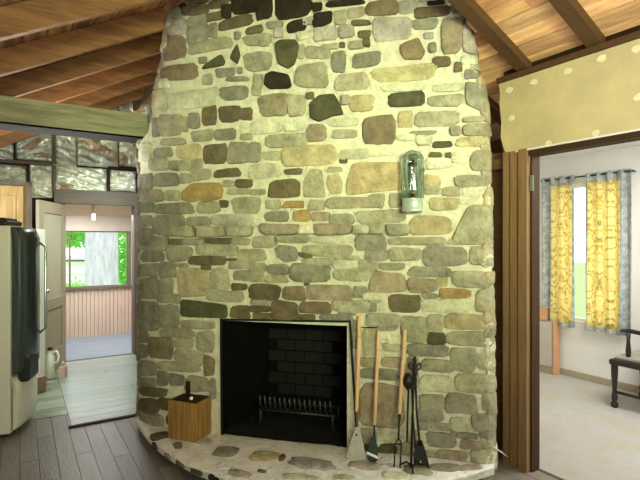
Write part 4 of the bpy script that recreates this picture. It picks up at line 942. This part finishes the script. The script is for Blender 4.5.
mb = MB(); mb.tube([fpt(361, 327.3, -.01), fpt(361.5, 327.3, .03)], .004, 6); mb.tube([fpt(361, 327.3, .03), fpt(377.5, 327.8, .04), fpt(378.5, 326, .045)], .003, 6); tag(mb.build('wire_hook', M['black_iron']), 'thin dark wire hook above the two left wooden handled tools', 'hook')

# lantern on the chimney
lc = fpt(412.5, 212, .075); lan = thing('wall_lantern', lc, 'arched glass and pewter candle lantern fixed high on the chimney', 'lantern')
la = (CV, NV, ZX); zt_ = fpt(412.5, 151, .075).z - lc.z; zb_ = fpt(412.5, 198.5, .075).z - lc.z; r_ = .068
mb = MB(); mb.lathe(lc, [(r_ * .96, 0), (r_, .006), (r_, .014), (r_ * .94, .02), (r_ * .94, zb_ - .012), (r_, zb_ - .006), (r_, zb_)], 28, la, (1, .85)); mb.build('base_drum', M['tin_light'], lan)
mb = MB(); prof = [(r_ * .93, zb_)] + [(r_ * .93, zb_ + (zt_ - .06 - zb_) * i / 4) for i in range(1, 5)] + [(r_ * .93 * cos(t * pi / 14), zt_ - .06 + .06 * sin(t * pi / 14)) for t in range(1, 8)]
mb.lathe(lc, prof, 28, la, (1, .85)); mb.build('glass_shade', M['lantern_glass'], lan)
mb = MB()
for x in (-1, -.5, .5, 1):
    yy = sqrt(max(0, 1 - x * x)) * .85
    pr = [(x * r_, yy * r_ , zb_)] + [(x * r_, yy * r_, zt_ - .06)] + [(x * r_ * cos(t * pi / 14), yy * r_ * cos(t * pi / 14), zt_ - .06 + .062 * sin(t * pi / 14)) for t in range(1, 8)]
    mb.tube([lc + CV * a1 + NV * b1 + ZX * c1 for a1, b1, c1 in pr], .0035, 6)
mb.build('wire_cage', M['tin'], lan)
mb = MB(); mb.box(lc - NV * .066 + ZX * (zt_ / 2), (.12, .008, zt_ - .02), la, .004); mb.build('back_plate', M['tin'], lan)
mb = MB(); mb.lathe(lc + ZX * (zt_ - .088), [(.008, 0), (.034, .002), (.034, .008), (.012, .012), (.010, .03)], 16, la); mb.build('smoke_cap', M['black_iron'], lan)
mb = MB(); mb.lathe(lc + ZX * zb_, [(.045, 0), (.045, .006), (.016, .01), (.014, .03)], 16, la); mb.build('candle_cup', M['black_iron'], lan)
mb = MB(); mb.lathe(lc + ZX * (zb_ + .02), [(.012, 0), (.012, .02), (.004, .024)], 12, la); mb.build('burner', M['copper'], lan)
mb = MB(); mb.lathe(lc + ZX * (zb_ + .045), [(.014, 0), (.022, .03), (.024, .06), (.018, .1), (.014, .15), (.014, .19)], 16, la); mb.build('chimney_glass', M['lantern_glass'], lan)
mb = MB(); mb.lathe(lc + CV * (r_ + .002) + ZX * (zt_ - .13), [(.004, 0), (.010, .004), (.010, .02), (.004, .024)], 10, la); mb.build('side_latch', M['tin'], lan)
# white cable between chimney and door casing
mb = MB(); mb.tube([Vector(((494 - 320) / F * 2.99, 2.99, EYE - 207 / F * 2.99)), Vector(((501 - 320) / F * 3.05, 3.05, EYE - 212 / F * 3.05)), Vector(((508 - 320) / F * 3.17, 3.17, EYE - 217 / F * 3.17))], .004, 6)
tag(mb.build('white_cord', M['white_cable']), 'thin white cable strung between the chimney foot and the door casing', 'rod')

# ---------------------------------------------------------------- sunroom things
CA = 5.02
def cpt(px, py): return apt(px, py, CA)
def curtain(x0, x1, ya, yb, label, folds, seed, gx0=None, gx1=None):
    """x0..x1: the yellow cloth in the opening; gx0/gx1: the grey border's outer edges"""
    b0, b1 = cpt(x0, 250)[0], cpt(x1, 250)[0]; zt0 = 2.165; zb0 = .56
    root = thing('curtain', H(CA, (b0 + b1) / 2, zb0), label, 'curtain', 'curtains on the sunroom window')
    def strip(ba, bb, z0, z1, mat, name, off=0.0, nx=60):
        mb = MB(); rows = []; nz_ = 14
        for j in range(nz_ + 1):
            zz = z0 + (z1 - z0) * j / nz_; row = []
            for i in range(nx + 1):
                b_ = ba + (bb - ba) * i / nx; ph = (b_ - b0) / (b1 - b0) * folds * 2 * pi
                d = .022 * sin(ph + seed) * (1.15 - .3 * j / nz_) + .006 * sin(ph * 2.3 + zz * 3); row.append((mb.v(H(CA - d - off, b_, zz + .006 * sin(ph) * (j == 0))), (b_ + .03 * sin(ph), zz)))
            rows.append(row)
        for a_, c_ in zip(rows, rows[1:]):
            for i in range(nx):
                q = [a_[i], a_[i + 1], c_[i + 1], c_[i]]; mb.face([v[0] for v in q], smooth=True, uvs=[v[1] for v in q])
        o = mb.build(name, mat, root, fix=False); m_ = o.modifiers.new('thick', 'SOLIDIFY'); m_.thickness = .003; return o
    strip(b0, b1, zb0, zt0, M['damask'], 'cloth')
    o = strip(b0, b1, zb0, zb0 + .045, M['grey_cloth'], 'hem', .004); o['label'] = 'grey patterned hem'
    o = strip(b0, b1, zt0 - .07, zt0 + .03, M['grey_cloth'], 'heading', .004); o['label'] = 'grey patterned heading'
    if gx0: o = strip(cpt(gx0, 250)[0], b0, zb0, zt0 + .03, M['grey_cloth'], 'left_border', .002, 14)
    if gx1: o = strip(b1, cpt(gx1, 250)[0], zb0, zt0 + .03, M['grey_cloth'], 'right_border', .002, 14)
    return root
curtain(551, 573.0, 181, 325, 'left yellow damask curtain with grey borders in the sunroom', 2.2, .4, 543, 575)
curtain(588, 621, 175, 332, 'right yellow damask curtain with grey borders in the sunroom', 3.0, 1.4, 586, 632)
mb = MB(); b0 = cpt(541, 180)[0]; b1 = cpt(634, 180)[0]; mb.tube([H(CA, b0, 2.17), H(CA, b1, 2.17)], .008, 8)
for b_ in (b0 - .02, b1 + .02): mb.tube([H(CA, b_, 2.17), H(5.1, b_, 2.17)], .006, 6)
tag(mb.build('curtain_rod', M['black_iron']), 'thin dark curtain rod above the yellow curtains', 'curtain rod')
# low cabinet in the corner
lb0 = apt(555, 350, 4.98)[0]; lc_ = thing('low_cabinet', H(4.95, lb0 + .25, .012), 'low grey-fronted cabinet with orange wooden edge left of the curtains', 'cabinet')
mb = MB(); mb.hbox(5.0, 5.07, lb0 + .03, 3.44, .012, .60, .004); mb.build('body', M['door_wood'], lc_)
mb = MB(); mb.hbox(4.985, 5.0, lb0 + .04, 3.40, .09, .585, .003); o = mb.build('front_panel', M['greige'], lc_); o['label'] = 'grey front panel'
mb = MB(); mb.hbox(4.98, 5.07, lb0, lb0 + .03, .012, .60, .004); o = mb.build('end_panel', M['orange_card'], lc_); o['label'] = 'orange wooden end'
kb = apt(540.5, 312, 4.97)[0]
mb = MB(); mb.hbox(4.985, 5.065, kb - .055, kb + .055, .602, .74, .004); tag(mb.build('orange_box', M['orange_card']), 'small orange box on the low cabinet beside the doorway jamb', 'box')
# armchair, mostly beyond the frame
L1 = Vector((2.62, 4.27, .012)); e1 = Vector((.53, -.848, 0)); e2 = AX.copy()
ch = thing('armchair', L1 + (e1 + e2) * .25, 'dark carved wooden armchair on the carpet at the right edge', 'chair'); cx_ = (e1, e2, ZX)
def legp(p, name='leg', top=.40):
    mb = MB(); mb.lathe(p, [(.018, 0), (.030, .012), (.032, .035), (.018, .055), (.024, .07), (.026, .10), (.018, .13), (.020, .20), (.026, .27), (.028, .33), (.028, top)], 14); return mb.build(name, M['chair_wood'], ch)
for p in (L1, L1 + e1 * .5, L1 + e2 * .5, L1 + e1 * .5 + e2 * .5): legp(p)
mb = MB(); m0 = L1 + (e1 + e2) * .25
mb.box(m0 + ZX * .405, (.57, .57, .05), cx_, .012); mb.build('seat_rail', M['chair_wood'], ch)
mb = MB(); mb.box(m0 + ZX * .445, (.50, .50, .04), cx_, .018, seg=3); o = mb.build('seat_cushion', M['cushion'], ch)
for off in (e2 * 0, e2 * .5):
    mb = MB(); mb.tube([L1 + off + ZX * .14, L1 + off + e1 * .5 + ZX * .14], .014, 8); mb.build('stretcher', M['chair_wood'], ch)
mb = MB(); mb.tube([L1 + e1 * .22 + ZX * .14, L1 + e1 * .22 + e2 * .5 + ZX * .14], .014, 8); mb.build('stretcher', M['chair_wood'], ch)
for off in (e2 * 0.03, e2 * .47):
    mb = MB(); p = L1 + off + e1 * .10; mb.tube([p + ZX * .42, p + ZX * .52, p + ZX * .60, p + ZX * .67], [.016, .022, .014, .018], 10); mb.build('arm_post', M['chair_wood'], ch)
    mb = MB(); mb.tube([p - e1 * .06 + ZX * .685, p + ZX * .695, p + e1 * .2 + ZX * .68, p + e1 * .42 + ZX * .70], [.012, .020, .018, .018], 10); mb.build('armrest', M['chair_wood'], ch)
mb = MB()
for off in (e2 * 0.0, e2 * .5): mb.tube([L1 + off + e1 * .52 + ZX * .40, L1 + off + e1 * .56 + ZX * 1.0], .02, 8)
mb.tube([L1 + e1 * .56 + ZX * .98, L1 + e1 * .57 + e2 * .25 + ZX * 1.04, L1 + e1 * .56 + e2 * .5 + ZX * .98], .022, 8)
for i in range(1, 6): mb.tube([L1 + e2 * .083 * i + e1 * .53 + ZX * .42, L1 + e2 * .083 * i + e1 * .56 + ZX * 1.0], .009, 6)
mb.build('backrest', M['chair_wood'], ch)
# latch plate on the casing
b, zz = apt(531.5, 183, 2.76); mb = MB(); mb.hbox(2.757, 2.765, b - .012, b + .012, zz - .05, zz + .05, .002); tag(mb.build('hinge_plate', M['tin']), 'small grey hinge plate high on the doorway casing', 'hinge')
